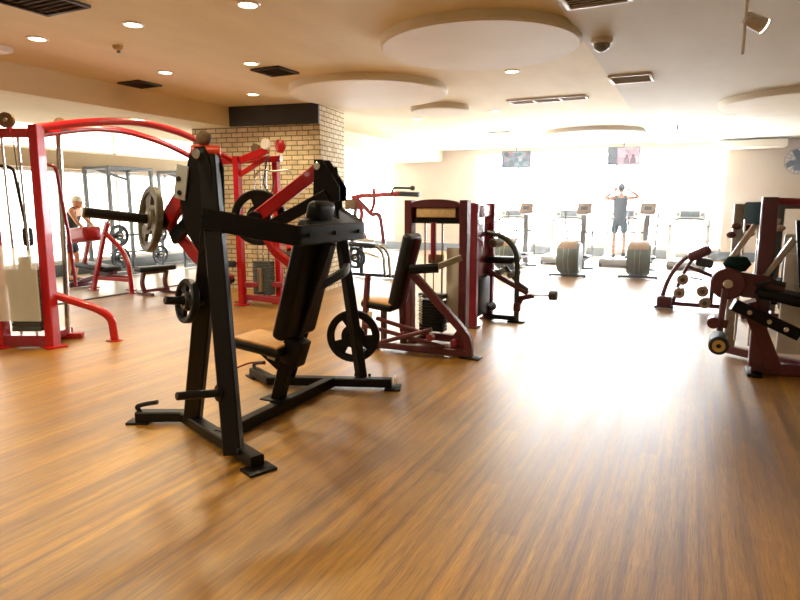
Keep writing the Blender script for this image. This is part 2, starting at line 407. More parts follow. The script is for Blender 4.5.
G().cyl((0, 0, -.045), (0, 0, -.07), .02).build('sensor', 'mid_grey', t)
t = thing('ceiling_spotlight', 'white spotlight on a thin hanging rod at upper right', 'spotlight', (.22, 5.1, H-.04))
G().cyl((0, 0, 0), (0, 0, -.012), .045).build('canopy', 'vent_white', t)
G().tube([(0, 0, 0), (0, 0, -.52)], .011).build('rod', 'white_plastic', t)
hd = G().cyl((.0, -.0, -.27), (.12, .05, -.33), .045, 20, .055).build('lamp_head', 'vent_white', t)
G().lathe([(0, .001), (.05, .001), (.05, .004), (0, .004)], (.12, .05, -.33), (.12, .05, -.06), 20).build('lens', 'lamp', hd)
t = thing('ceiling_sensor', 'flat white sensor plate under the ceiling before the large disc', 'sensor', (-2.75, 6.45, H))
G().lathe([(0, 0), (.07, 0), (.06, -.02), (0, -.03)], (0, 0, 0), (0, 0, 1), 24).build('plate', 'white_plastic', t)
G().box((0, 0, -.035), (.1, .03, .02)).build('indicator', 'vent_dark', t)
t = thing('ceiling_sprinkler', 'small wide sprinkler bracket hanging above the right television', 'sprinkler', (-.45, 13.7, H-.04))
G().tube([(0, 0, 0), (0, 0, -.09)], .015).build('stem', 'steel', t)
G().box((0, 0, -.1), (.5, .16, .02)).build('deflector', 'mid_grey', t)
t = thing('ceiling_panel_light', 'white square ceiling light cut by the left edge', 'ceiling light', (-6.75, 4.0, H))
G().box((0, 0, -.03), (.5, .3, .06)).build('housing', 'white_plastic', t)
G().box((0, 0, -.063), (.44, .24, .006), bev=.002).build('diffuser', 'white_frame', t)

# hanging televisions
def tv(x, label, rz):
    t = thing('hanging_tv', label, 'television', (x, 16.35, H if x < -1.1 else H-.04), rz)
    G().tube([(0, .05, 0), (0, .05, -.22)], .018).build('ceiling_rod', 'dark_grey', t)
    G().cyl((0, .05, 0), (0, .05, -.015), .06).build('ceiling_plate', 'dark_grey', t)
    G().box((0, .03, -.43), (.78, .06, .46), bev=.012).build('casing', 'dark_grey', t)
    return t
a = tv(-4.47, 'ceiling hung television with a colourful picture, left of the two', R(14))
G().box((0, -.002, -.43), (.72, .008, .4), bev=0).build('screen', 'tv_street', a)
b = tv(-1.72, 'ceiling hung television with a pink picture above the exercising person', R(12))
s = G().box((.1, -.002, -.43), (.52, .008, .4), bev=0).build('screen', 'tv_pink', b)
G().box((-.26, -.003, -.43), (.2, .008, .4), bev=0).build('picture_panel', 'tv_dark', s)
pf = G()
for dx in (.02, .17): pf.prism([(-.07, 0), (.07, 0), (.06, .12), (.03, .15), (.03, .22), (-.03, .22), (-.03, .15), (-.06, .12)], (dx+.05, -.008, -.62), (1, 0, 0), (0, 0, 1), .004)
pf.build('picture_figure', 'tv_red', s)

# wall fan
t = thing('wall_fan', 'dark wall fan at the right edge on the tan wall', 'fan', (2.15, Y1, 2.5))
G().box((0, -.05, -.1), (.14, .1, .22)).build('bracket', 'board', t)
G().tube([(0, -.08, -.1), (0, -.2, -.02)], .025).build('arm', 'board', t)
G().cyl((0, -.15, 0), (0, -.33, -.02), .08).build('motor', 'board', t)
cg = G()
for i in range(20):
    a = 2*math.pi*i/20; cs, sn = math.cos(a), math.sin(a)
    cg.tube([(.05*cs, -.4, .05*sn), (.2*cs, -.42, .2*sn), (.31*cs, -.34, .31*sn), (.2*cs, -.26, .2*sn)], .004, n=5)
for rr, yy in ((.31, -.34), (.2, -.42), (.11, -.41)): cg.tube([(rr*math.cos(2*math.pi*i/28), yy, rr*math.sin(2*math.pi*i/28)) for i in range(28)], .006, n=6, closed=True, up=(0, 1, 0))
cg.build('cage', 'board', t)
for k in range(4):
    g = G(); a = k*math.pi/2+.4; ca, sa = math.cos(a), math.sin(a)
    g.prism([(.03, -.02), (.16, -.09), (.28, -.06), (.29, .05), (.16, .06), (.03, .02)], (0, -.34, 0), (ca, .0, sa), (-sa, .35, ca), .006)
    g.build('blade', 'vinyl_teal', t)

# ================================================================== weight plates (things of their own)
def plate(name, c, d, r, w, label, group, mat='iron', spin=0., holes=3):
    """tri-grip plate centred at c, axis d, radius r, width w"""
    t = thing(name, label, 'weight plate', c, 0, group)
    q = V3((0, 0, 1)).rotation_difference(V3(d).normalized()); t.rotation_mode = 'QUATERNION'; t.rotation_quaternion = q
    g = G(); h = w/2; rb = .034
    g.ring([(rb, -h), (r*.30, -h), (r*.34, -h*.7), (r*.34, h*.7), (r*.30, h), (rb, h)], (0, 0, 0), (0, 0, 1), 48)
    g.ring([(r*.80, -h*.85), (r*.84, -h), (r*.97, -h), (r, -h*.75), (r, h*.75), (r*.97, h), (r*.84, h), (r*.80, h*.85)], (0, 0, 0), (0, 0, 1), 60)
    n = 60; rad = [r*.33, r*.45, r*.72, r*.81]; k = h*.55
    def solid(i, b): return not (b == 1 and ((i*360/n+spin) % (360/holes)) < (360/holes)*.58)
    P = lambda i, b, s: V3((rad[b]*math.cos(2*math.pi*i/n), rad[b]*math.sin(2*math.pi*i/n), s*k))
    quad = lambda *v: g.bm.faces.new([g.bm.verts.new(x) for x in v])
    for b in range(3):
        for i in range(n):
            if not solid(i, b): continue
            for s in (1, -1): quad(P(i, b, s), P(i+1, b, s), P(i+1, b+1, s), P(i, b+1, s))
            if b == 1:
                if not solid((i-1) % n, 1): quad(P(i, 1, 1), P(i, 2, 1), P(i, 2, -1), P(i, 1, -1))
                if not solid((i+1) % n, 1): quad(P(i+1, 1, 1), P(i+1, 2, 1), P(i+1, 2, -1), P(i+1, 1, -1))
            else:
                if not solid(i, 1):
                    e = 1 if b == 0 else 2; quad(P(i, e, 1), P(i+1, e, 1), P(i+1, e, -1), P(i, e, -1))
    bmesh.ops.remove_doubles(g.bm, verts=g.bm.verts, dist=1e-5)
    g.build('disc', mat, t)
    b = G()
    b.ring([(rb-.001, -h-.002), (rb+.012, -h-.002), (rb+.012, h+.002), (rb-.001, h+.002)], (0, 0, 0), (0, 0, 1), 28)
    b.build('bore_sleeve', 'steel', t)
    return t

# ================================================================== foreground plate-loaded press  (local x = room X, y towards the windows)
PM = V3((-2.6, 3.385, 0))
t = thing('chest_press_machine', 'large black plate loaded chest press with red lever arms, foremost in the room', 'exercise machine', PM)
def W(p): return V3(p)+PM
for s in (-1, 1):
    ab = .27 if s < 0 else .2; px = 0 if s < 0 else -.05
    Y = lambda p: (p[0], p[1]*s, p[2])
    f = G().bar([Y(p) for p in ((.46, .845, .05), (-.48, .47, .05), (-.77, .615, .05))], .085, .07)
    fr = f.build('base_rail', 'black_metal', t)
    G().box(Y((.47, .85, .008)), (.13, .17, .016), (0, 0, s*R(22)), bev=.004).build('foot_plate', 'black_metal', fr)
    G().box(Y((-.76, .61, .008)), (.15, .11, .016), (0, 0, s*R(-26)), bev=.004).build('foot_plate', 'black_metal', fr)
    G().tube([Y(p) for p in ((-.74, .6, .07), (-.775, .62, .115), (-.7, .60, .14), (-.62, .57, .155))], .016, .05).build('hook', 'black_gloss', fr)
    G().bar([Y(p) for p in ((ab, .825 if s < 0 else .81, .05), (.03, .66, 1.77))], .108 if s < 0 else .08, .075, up=(.35, .94*s, 0)).build('front_upright', 'black_metal', t)
    G().bar([Y(p) for p in ((-.35, .525, .05), (.06, .685, 1.4))], .112, .07, up=(.35, .94*s, 0)).build('rear_upright', 'black_metal', t)
    for bx, by in ((ab, .825), (-.35, .525)):
        for k in (-1, 1): G().cyl(Y((bx+k*.055, by+.02*k, .075)), Y((bx+k*.055, by+.02*k, .1)), .012, 8).build('bolt', 'black_gloss', fr)
    # pivot head
    hz = G()
    for k in (-.05, .05):
        hz.prism([(-.035, 1.83), (.04, 1.83), (.19, 1.62), (.19, 1.52), (.08, 1.50), (-.05, 1.55)] if s > 0 else [(-.05, 1.82), (.05, 1.82), (.09, 1.7), (.08, 1.3), (-.02, 1.2), (-.12, 1.32), (-.16, 1.5)], (px, s*.655+k, 0), (1, 0, 0), (0, 0, 1), .012)
    hd = hz.build('pivot_bracket', 'black_metal', t)
    G().cyl((px, s*.655-.075, 1.78), (px, s*.655+.075, 1.78), .03).build('pivot_pin', 'chrome', hd)
    if s < 0:
        sp = G(); sp.box((-.13, -.72, 1.62), (.09, .012, .2), (0, R(12), 0), bev=.004); sp.build('slotted_plate', 'silver', hd, 'grey slotted adjuster plate')
        for zz in (1.56, 1.64): G().cyl((-.14, -.725, zz), (-.14, -.735, zz), .016, 10).build('bolt', 'black_gloss', hd)
        G().ball((.0, -.655, 1.87), .045).build('top_knob', 'brown_pad', hd, 'brown round knob')
    if s < 0: G().cyl((-.06, -.70, 1.80), (.07, -.60, 1.80), .034).build('pivot_cap', 'orange_red', hd, 'orange red pivot cap')
    # lever arm: upper link, elbow, lower link, sleeve, grip
    el = Y((-.55, .45, 1.38)); d = V3((-.375, .927*s, .03)).normalized()
    if s < 0: d = V3((-.44, -.89, .13)).normalized()
    arm = G().bar([Y((px, .64, 1.77)), el], .05, .12 if s < 0 else .105, up=(0, 0, 1)).build('lever_arm', 'red', t, 'red upper lever')
    G().bar([el, Y((-.33, .40, 1.12)), Y((-.1, .37, 1.0))], .05, .07, fil=.06).build('lower_lever', 'red', arm, 'red lower lever')
    G().bar([Y((.03, .60, 1.56)), Y((-.4, .47, 1.33)), Y((-.5, .45, 1.27))], .05, .09, fil=.05).build('link_bar', 'black_metal', t)
    G().cyl(V3(el)-d*.05, V3(el)+d*.05, .06).build('elbow_hub', 'black_metal', arm)
    L = .5 if s < 0 else .3
    sl = G().cyl(V3(el)+d*.04, V3(el)+d*L, .0255 if s > 0 else .032, 18); sl.build('plate_sleeve', 'black_gloss', arm)
    G().cyl(V3(el)+d*L, V3(el)+d*(L+.012), .033, 18).build('end_cap', 'steel' if s < 0 else 'rubber', arm)
    gr = G().cyl(Y((-.12, .33, 1.0)), Y((-.12, .52, 1.0)), .021)
    gh = gr.build('hand_grip', 'rubber', arm)
    G().cyl(Y((-.12, .52, 1.0)), Y((-.12, .55, 1.0)), .026).build('grip_cap', 'chrome', gh)
    # storage pegs
    dp = V3((-.375, .927*s, .14 if s < 0 else 0)).normalized()
    for p, L in ((Y((-.08, .63, .9)), .25 if s < 0 else .16), (Y((ab-.07, .77, .4)), .31 if s < 0 else .2)):
        pg = G().cyl(V3(p)-dp*.02, V3(p)+dp*L, .025 if p[2] > .5 else .024, 18).build('storage_peg', 'black_gloss', t)
        G().ring([(.024, 0), (.05, 0), (.05, .012), (.024, .012)], V3(p)+dp*.055, dp, 24).build('collar', 'black_metal', pg)
G().box((.485, .86, .07), (.012, .1, .06), (0, 0, R(22)), bev=.003).build('end_strip', 'white_plastic', fr, 'white end strip')
# wrap-around yoke joining both pivots
yk = G().bar([(.06, -.765, 1.415), (.45, -.4, 1.305), (.45, .4, 1.305), (.07, .70, 1.41)], .05, .122, fil=.03)
yo = yk.build('yoke', 'black_metal', t)
for yy in (-.3, 0, .3): G().cyl((.475, yy, 1.305), (.487, yy, 1.305), .014, 10).build('bolt', 'black_gloss', yo)
G().bar([(0.0, -.66, .05), (.0, .66, .05)], .08, .08).build('centre_beam', 'black_metal', t)
G().bar([(-.05, 0.0, .05), (.1, 0, .55), (.16, 0, .62), (.42, 0, 1.24)], .075, .09, fil=.05).build('seat_post', 'black_metal', t)
G().box((-.05, .0, .095), (.2, .15, .014)).build('post_flange', 'black_metal', t)
G().pad((.115, 0, .58), (.37, 0, 1.40), .42, .11, (-.95, 0, .3), .045).build('back_pad', 'vinyl', t)
hp = G().pad((.36, -.12, 1.435), (.36, .12, 1.435), .16, .1, (-.95, 0, .25), .045).build('head_pad', 'vinyl', t)
sp = G().pad((-.32, 0, .515), (.1, 0, .475), .34, .075, (0, 0, 1), .035).build('seat', 'vinyl', t)
G().pad((-.31, 0, .548), (.085, 0, .508), .31, .03, (0, 0, 1), .013).build('seat_top', 'vinyl_tan', sp, 'tan seat cover')
G().prism([(-.22, .46), (.1, .43), (.12, .33), (.02, .3), (-.1, .38)], (0, 0, 0), (1, 0, 0), (0, 0, 1), .07).build('seat_bracket', 'black_metal', t)
G().box((.13, .0, .47), (.14, .13, .2), (0, R(20), 0), bev=.015).build('adjuster_housing', 'black_metal', t)
G().tube([(-.1, -.05, .36), (-.2, -.09, .37), (-.29, -.12, .33), (-.33, -.13, .31)], .007, .05).build('adjuster_handle', 'red_dark', t, 'thin red adjuster handle')
G().box((-.06, -.037, .41), (.07, .004, .035), (0, R(10), 0), bev=.001).build('sticker', 'white_plastic', t, 'small white and red sticker')
G().bar([(.26, .0, .9), (.30, .4, 1.0), (.14, .7, 1.0)], .05, .06, fil=.08).build('side_brace', 'black_metal', t)
# plates on it
def on(p, d, k): return W(V3(p)+V3(d).normalized()*k)
dn, df = (-.44, -.89, .13), (-.375, .927, .03)
plate('weight_plate', on((-.55, -.45, 1.38), dn, .11), dn, .215, .045, 'worn grey plate with big grip holes on the near lever sleeve, before the bright window', 'plates on the chest press', 'iron_worn', 20)
plate('weight_plate', on((-.55, .45, 1.38), df, .09), df, .225, .045, 'black plate behind the red lever arm, in front of the brick pier', 'plates on the chest press', 'iron', 40)
plate('weight_plate', on((-.08, -.63, .9), (-.375, -.927, .14), .115), (-.375, -.927, .14), .135, .045, 'small thick black plate on the upper peg of the near upright', 'plates on the chest press', 'iron', 0)
plate('weight_plate', on((.13, .77, .4), (-.375, .927, 0), .10), (-.375, .927, 0), .222, .04, 'large black three hole plate low on the far upright beside the maroon machine', 'plates on the chest press', 'iron', 55)

# ================================================================== red cable machine on the left
t = thing('cable_machine', 'tall bright red cable machine with arched top beams spanning two towers', 'exercise machine', (-6.0, 3.95, 0))
o = V3((-6.0, 3.95, 0)); L = lambda *p: [V3(q)-o for q in p]
fp = G().bar(L((-6.0, 3.95, .02), (-6.0, 3.98, 2.27)), .12, .1, up=(1, .3, 0)).build('post', 'red', t)
G().box(V3((-6.0, 3.95, .01))-o, (.26, .2, .02), (0, 0, R(-15))).build('base_plate', 'red', fp)
fp = G().bar(L((-6.47, 3.72, .02), (-6.47, 3.74, 2.2)), .12, .1, up=(1, .3, 0)).build('post', 'red', t)
G().box(V3((-6.47, 3.72, .01))-o, (.24, .2, .02), (0, 0, R(-15))).build('base_plate', 'red', fp)
fp = G().tube(L((-6.25, 4.3, .02), (-6.2, 4.36, 2.25)), .03).build('guide_column', 'chrome', t)
G().box(V3((-6.25, 4.3, .03))-o, (.3, .14, .06), (0, 0, R(40))).build('base_plate', 'red', fp)
G().bar(L((-6.0, 3.95, .07), (-6.47, 3.72, .07)), .1, .12).build('base_beam', 'red_dark', t)
G().bar(L((-6.1, 3.98, .09), (-6.3, 4.35, .07)), .08, .08).build('base_beam', 'red_dark', t)
G().tube(L((-6.0, 4.0, .55), (-5.76, 4.32, .37), (-5.67, 4.42, .26), (-5.66, 4.43, .02)), .043, .14, 14).build('outrigger_leg', 'red', t)
G().box(V3((-5.66, 4.43, .008))-o, (.15, .11, .016), (0, 0, R(10))).build('foot_plate', 'red', t)
G().tube(L((-6.0, 3.97, 2.24), (-6.0, 4.62, 2.38), (-6.02, 5.3, 2.46), (-6.05, 6.1, 2.38), (-6.1, 6.95, 2.1)), .042, .5, 14).build('arch_beam', 'red', t)
G().tube(L((-6.05, 4.0, 2.18), (-6.2, 4.7, 2.33), (-6.35, 5.3, 2.38), (-6.5, 6.1, 2.30), (-6.6, 6.95, 2.06)), .038, .5, 14).build('arch_beam', 'red', t)
G().bar(L((-6.05, 3.93, 2.19), (-6.55, 3.7, 2.19)), .07, .09).build('top_bracket', 'red', t)
for c, r in (((-6.2, 3.82, 2.31), .075), ((-6.1, 4.32, 2.33), .06)):
    pl = G().ring([(.02, -.02), (r, -.02), (r-.012, -.006), (r-.012, .006), (r, .02), (.02, .02)], V3(c)-o, (.5, -.85, 0), 28).build('pulley', 'brown_pad', t)
    G().cyl(V3(c)-o-V3((.5, -.85, 0))*.035, V3(c)-o+V3((.5, -.85, 0))*.035, .022).build('axle', 'steel', pl)
G().bar(L((-6.18, 3.84, 2.2), (-6.2, 3.82, 2.32)), .05, .03, up=(1, 0, 0)).build('pulley_bracket', 'red', t)
sh = G()
sh.prism([(-.25, .3), (.25, .3), (.255, .95), (.2, 1.02), (-.02, 1.06), (-.2, 1.1), (-.25, 1.06)], V3((-6.2, 3.72, 0))-o, (.9, .42, 0), (0, 0, 1), .02)
sh.build('shroud', 'shroud', t, 'milky white shroud over the weights')
ws = G()
for i in range(13): ws.box(V3((-6.21, 3.85, .2+i*.05))-o, (.3, .12, .046), (0, 0, R(25)), bev=.004)
ws.build('weight_stack', 'dark_grey', t)
G().cyl(V3((-6.2, 3.85, .75))-o, V3((-6.2, 3.85, .95))-o, .05).build('selector_head', 'iron', t)
for dx in (-.09, .07): G().tube(L((-6.21+dx, 3.85+dx*.4, .1), (-6.21+dx, 3.85+dx*.4, 2.15)), .013).build('guide_rod', 'chrome', t)
G().tube(L((-6.15, 3.88, .8), (-6.18, 3.85, 2.24)), .005, n=6).build('cable', 'rubber', t)
G().tube(L((-6.05, 4.05, 1.9), (-6.05, 4.19, 1.88), (-6.05, 4.27, 1.16), (-6.05, 4.3, .6)), .018, .06).build('swing_arm', 'red_dark', t)
G().tube(L((-6.4, 3.75, 1.88), (-6.3, 3.9, 1.86), (-6.29, 3.96, 1.3), (-6.29, 3.97, .9)), .016, .06).build('swing_arm', 'black_gloss', t, 'black bent arm')
G().box(V3((-6.28, 3.97, 1.15))-o, (.1, .08, .2), bev=.03).build('sliding_carriage', 'rubber', t)
# second tower
for p, q, w in (((-6.15, 7.1), (-6.15, 7.1), .085), ((-5.97, 6.9), (-5.97, 6.9), .1), ((-5.55, 7.25), (-5.55, 7.25), .09)):
    fp = G().bar(L((p[0], p[1], .02), (q[0], q[1], 2.16)), w, .09, up=(1, 0, 0)).build('post', 'red', t)
    G().box(V3((p[0], p[1], .01))-o, (w+.1, .18, .02)).build('base_plate', 'red', fp)
G().bar(L((-6.62, 7.0, 2.1), (-5.4, 7.18, 2.13)), .08, .09).build('top_beam', 'red', t)
G().bar(L((-5.95, 6.93, 1.9), (-5.6, 7.05, 2.12)), .05, .07).build('brace', 'red', t)
G().bar(L((-5.9, 6.9, 2.1), (-5.45, 6.95, 2.24)), .06, .1).build('jib', 'red', t)
for a, b in (((-6.12, 7.08, .08), (-5.45, 7.22, .08)), ((-5.95, 6.93, .12), (-5.2, 6.85, .12)), ((-5.95, 6.93, .3), (-5.45, 7.2, .3))): G().bar(L(a, b), .07, .08).build('base_beam', 'red_dark', t)
G().cyl(V3((-5.45, 6.88, 2.31))-o, V3((-5.45, 6.93, 2.31))-o, .075).build('pulley_cover', 'white_plastic', t, 'white round pulley cover')
G().lathe([(0, 0), (.06, 0), (.1, .02), (.1, .05), (.06, .07), (0, .07)], V3((-5.23, 6.9, 2.27))-o, (.15, 1, .1), 6).build('pulley_housing', 'red', t, 'red six sided pulley housing')
pl = G().ring([(.02, -.02), (.07, -.02), (.058, 0), (.07, .02), (.02, .02)], V3((-5.66, 6.95, 2.26))-o, (0, 1, 0), 24).build('pulley', 'brown_pad', t)
ws = G()
for i in range(12): ws.box(V3((-5.72, 7.1, .17+i*.042))-o, (.3, .14, .038), bev=.004)
ws.build('weight_stack', 'dark_grey', t)
for dx in (-.1, .0, .1): G().tube(L((-5.72+dx, 7.1, .1), (-5.72+dx, 7.1, 2.1)), .012).build('guide_rod', 'chrome', t)
G().cyl(V3((-5.72, 7.02, .2))-o, V3((-5.72, 7.02, .55))-o, .045).build('selector_tube', 'steel', t)
G().tube(L((-5.68, 6.9, 1.86), (-5.55, 6.9, 1.97), (-5.3, 6.88, 1.93), (-5.05, 6.88, 1.95), (-4.98, 6.88, 1.86)), .013, .06).build('pull_bar', 'steel', t)
G().tube(L((-5.38, 6.88, 2.2), (-5.38, 6.88, 1.94)), .006, n=6).build('cable', 'rubber', t)
G().tube(L((-5.42, 6.9, 2.15), (-5.5, 6.88, 1.75), (-5.36, 6.88, 1.6), (-5.3, 6.88, 1.85)), .01, .08).build('rope_handle', 'rubber', t)
for a in ((-6.3, 6.75, .62), (-5.3, 6.85, .78)):
    g = G().cyl(V3(a)-o, V3(a)-o+V3((.32, .02, .0)), .05); gp = g.build('foam_roller', 'rubber', t)
    G().cyl(V3(a)-o-V3((.02, 0, 0)), V3(a)-o+V3((.005, 0, 0)), .052).build('end_cap', 'white_plastic', gp, 'white end cap')
G().bar(L((-5.95, 6.9, .62), (-6.35, 6.78, .62)), .04, .04).build('roller_bar', 'red', t)
G().bar(L((-5.45, 7.18, 1.3), (-5.1, 6.9, .85)), .06, .07).build('brace', 'red', t)
G().bar(L((-5.45, 7.15, .78), (-5.0, 6.88, .78)), .045, .045).build('roller_bar', 'red', t)

# ================================================================== selectorized chest machine in the middle
t = thing('seated_press_machine', 'maroon seated press with arched header, weight stack and tan seat, mid room', 'exercise machine', (-2.45, 5.6, 0))
o = V3((-2.45, 5.6, 0)); L = lambda *p: [V3(q)-o for q in p]
def tower(x0, x1, y, z, m, hdr='placard', w=.085, d=.12, back=True):
    for x in (x0, x1):
        p = G().bar(L((x, y, .02), (x, y, z)), d, w, up=(1, 0, 0)).build('post', m, t)
        G().box(V3((x, y, .01))-o, (w+.06, d+.08, .02)).build('base_plate', m, p)
    c = (x0+x1)/2; hw = (x1-x0)/2-w/2; ar = [(-hw, -.13)]
    ar = [(-hw, .0), (-hw, -.05)]+[]
    top = [(hw*math.cos(math.pi*i/10), .0+.05*math.sin(math.pi*i/10)) for i in range(11)]
    G().prism([(hw, -.035)]+top+[(-hw, -.035)], V3((c, y-.02, z-.04))-o, (1, 0, 0), (0, 0, 1), .09).build('header_arch', m, t)
    G().box(V3((c, y-.03, z-.13))-o, (hw*2-.1, .02, .1), bev=.006).build('placard', hdr, t)
    if back: G().box(V3((c, y+.02, z-.13))-o, (hw*2, .03, .14), bev=.006).build('header_panel', m, t)
    G().bar(L((x0, y, z-.22), (x1, y, z-.22)), .05, .05).build('cross_tube', 'black_metal', t)
tower(-2.78, -2.15, 5.95, 1.53, 'maroon')
ws = G()
for i in range(10): ws.box(V3((-2.5, 5.95, .14+i*.034))-o, (.28, .13, .03), bev=.003)
ws.build('weight_stack', 'iron', t)
G().box(V3((-2.5, 5.95, .51))-o, (.3, .14, .05)).build('top_weight', 'dark_grey', t)
for dx in (-.1, .1): G().tube(L((-2.5+dx, 5.95, .08), (-2.5+dx, 5.95, 1.33)), .011).build('guide_rod', 'chrome', t)
G().tube(L((-2.5, 5.95, .5), (-2.5, 5.95, 1.33)), .006, n=6).build('cable', 'rubber', t)
sp = G(); sp.tube([V3((-2.62+.025*math.cos(a*.7), 5.86+.025*math.sin(a*.7), .2+a*.0032))-o for a in range(100)], .005, n=5)
sp.build('spring', 'white_plastic', t, 'white coil spring')
G().box(V3((-2.29, 6.0, .62))-o, (.16, .02, .82), bev=.01).build('side_shield', 'panel', t)
G().box(V3((-2.5, 6.02, .9))-o, (.18, .03, .1), bev=.01).build('cam_cover', 'brown_pad', t)
G().bar(L((-2.95, 5.38, .05), (-1.9, 5.42, .05)), .08, .07).build('base_beam', 'maroon', t)
G().bar(L((-2.78, 5.95, .06), (-2.15, 5.95, .06)), .09, .08).build('base_beam', 'maroon', t)
for x in (-2.6, -2.1): G().bar(L((x, 5.4, .06), (x, 5.95, .06)), .07, .07).build('base_beam', 'maroon', t)
G().bar(L((-2.5, 5.42, .8), (-1.98, 5.42, .29), (-1.9, 5.42, .18), (-1.89, 5.42, .02)), .075, .075, up=(0, 1, 0), fil=.1).build('diagonal_leg', 'maroon', t)
G().box(V3((-1.88, 5.43, .008))-o, (.2, .14, .016)).build('foot_plate', 'black_metal', t)
G().box(V3((-2.95, 5.38, .008))-o, (.14, .3, .016)).build('foot_plate', 'black_metal', t)
G().prism([(-.13, .02), (.1, .02), (.06, .2), (-.02, .3), (-.1, .2)], V3((-1.99, 5.5, 0))-o, (1, 0, 0), (0, 0, 1), .012).build('gusset', 'maroon', t)
G().pad(V3((-2.68, 5.42, .47))-o, V3((-2.50, 5.42, 1.2))-o, .3, .1, (-1, 0, .25), .04).build('back_pad', 'vinyl_blue', t)
G().bar(L((-2.60, 5.42, .06), (-2.62, 5.42, .5), (-2.44, 5.42, 1.15)), .06, .06, up=(0, 1, 0), fil=.05).build('back_post', 'maroon', t)
sp = G().pad(V3((-3.02, 5.42, .485))-o, V3((-2.66, 5.42, .455))-o, .34, .08, (0, 0, 1), .035).build('seat', 'vinyl', t)
G().pad(V3((-3.01, 5.42, .52))-o, V3((-2.67, 5.42, .49))-o, .31, .03, (0, 0, 1), .013).build('seat_top', 'vinyl_tan', sp, 'tan seat cover')
G().bar(L((-2.83, 5.42, .06), (-2.83, 5.42, .44)), .055, .055, up=(1, 0, 0)).build('seat_post', 'maroon', t)
G().box(V3((-2.9, 5.25, .35))-o, (.05, .02, .13)).build('number_plate', 'placard', t)
G().bar(L((-2.99, 5.27, .04), (-2.93, 5.27, .8)), .06, .05, up=(1, 0, 0)).build('front_post', 'maroon', t)
ar = G().bar(L((-2.24, 5.36, .88), (-2.0, 5.46, .98)), .055, .06).build('lever_arm', 'steel', t)
G().bar(L((-2.47, 5.28, .86), (-2.2, 5.36, .88)), .075, .09, bev=.03).build('arm_pad', 'vinyl', t)
G().bar(L((-2.44, 5.8, .92), (-2.44, 5.8, 1.3)), .05, .05, up=(1, 0, 0)).build('hanger', 'red_dark', t)
for a, b in (((-2.95, 5.2, .28), (-2.1, 5.28, .12)), ((-2.85, 5.3, .34), (-2.3, 5.32, .22)), ((-2.75, 5.2, .12), (-2.2, 5.2, .3))): G().tube(L(a, b), .022).build('linkage_bar', 'maroon', t)
for c in ((-2.25, 5.3, .2), (-2.55, 5.26, .2), (-2.02, 5.36, .16)): G().cyl(V3(c)-o-V3((0, .04, 0)), V3(c)-o+V3((0, .04, 0)), .035).build('linkage_knob', 'red_dark', t)

# ================================================================== leg machine behind it
t = thing('leg_curl_machine', 'crimson leg curl with curved grey tube frame and roller, behind the maroon seated press', 'exercise machine', (-2.2, 7.1, 0))
o = V3((-2.2, 7.1, 0)); L = lambda *p: [V3(q)-o for q in p]
for y in (6.85, 7.5):
    p = G().bar(L((-2.37, y, .02), (-2.37, y, 1.5)), .13, .09, up=(0, 1, 0)).build('post', 'red_dark', t)
    G().box(V3((-2.37, y, .01))-o, (.18, .18, .02)).build('base_plate', 'maroon', p)
G().box(V3((-2.37, 7.17, 1.4))-o, (.08, .6, .16), bev=.02).build('header', 'red_dark', t)
G().box(V3((-2.37, 7.17, .9))-o, (.02, .55, .7), bev=.006).build('side_cover', 'red_dark', t)
G().box(V3((-2.38, 7.17, .35))-o, (.14, .5, .5), bev=.05).build('weight_shroud', 'iron', t)
G().tube(L((-2.36, 7.35, 1.13), (-2.14, 7.4, 1.08), (-2.0, 7.4, .93), (-1.97, 7.4, .78), (-1.96, 7.4, .02)), .033, .16, 12).build('frame_tube', 'dark_grey', t, 'curved grey frame tube')
G().box(V3((-1.96, 7.4, .01))-o, (.22, .12, .02)).build('foot_plate', 'black_metal', t)
G().bar(L((-2.38, 7.4, .05), (-1.96, 7.4, .05)), .06, .06).build('base_beam', 'black_metal', t)
G().pad(V3((-2.38, 7.38, .79))-o, V3((-2.0, 7.38, .79))-o, .2, .085, (0, 0, 1), .03).build('thigh_pad', 'vinyl', t)
G().tube(L((-2.38, 7.4, .66), (-2.1, 7.4, .52), (-1.82, 7.4, .38)), .034).build('diagonal_tube', 'maroon', t)
G().tube(L((-2.12, 7.4, .7), (-1.95, 7.4, .5), (-1.82, 7.4, .42)), .025).build('diagonal_tube', 'dark_grey', t)
lv = G().bar(L((-1.93, 7.4, .25), (-1.9, 7.38, .32), (-1.74, 7.38, .36)), .05, .06).build('lever_arm', 'maroon', t)
G().tube(L((-1.76, 7.36, .37), (-1.52, 7.36, .38)), .012).build('roller_axle', 'steel', lv)
G().cyl(V3((-1.55, 7.36, .38))-o, V3((-1.45, 7.36, .38))-o, .06).build('ankle_roller', 'dark_grey', lv)
G().box(V3((-1.95, 7.38, .2))-o, (.09, .08, .12), bev=.02).build('cam_block', 'maroon', t)
G().cyl(V3((-2.27, 7.3, 1.0))-o, V3((-2.23, 7.5, 1.0))-o, .06).build('foam_roller', 'mid_grey', t)
G().cyl(V3((-2.34, 7.3, .17))-o, V3((-2.3, 7.5, .17))-o, .055).build('foam_roller', 'rubber', t)
for a in ((-2.2, 7.35, .62), (-2.05, 7.35, .6)): G().cyl(V3(a)-o, V3(a)-o+V3((.02, .12, .02)), .04).build('adjuster_knob', 'mid_grey', t)

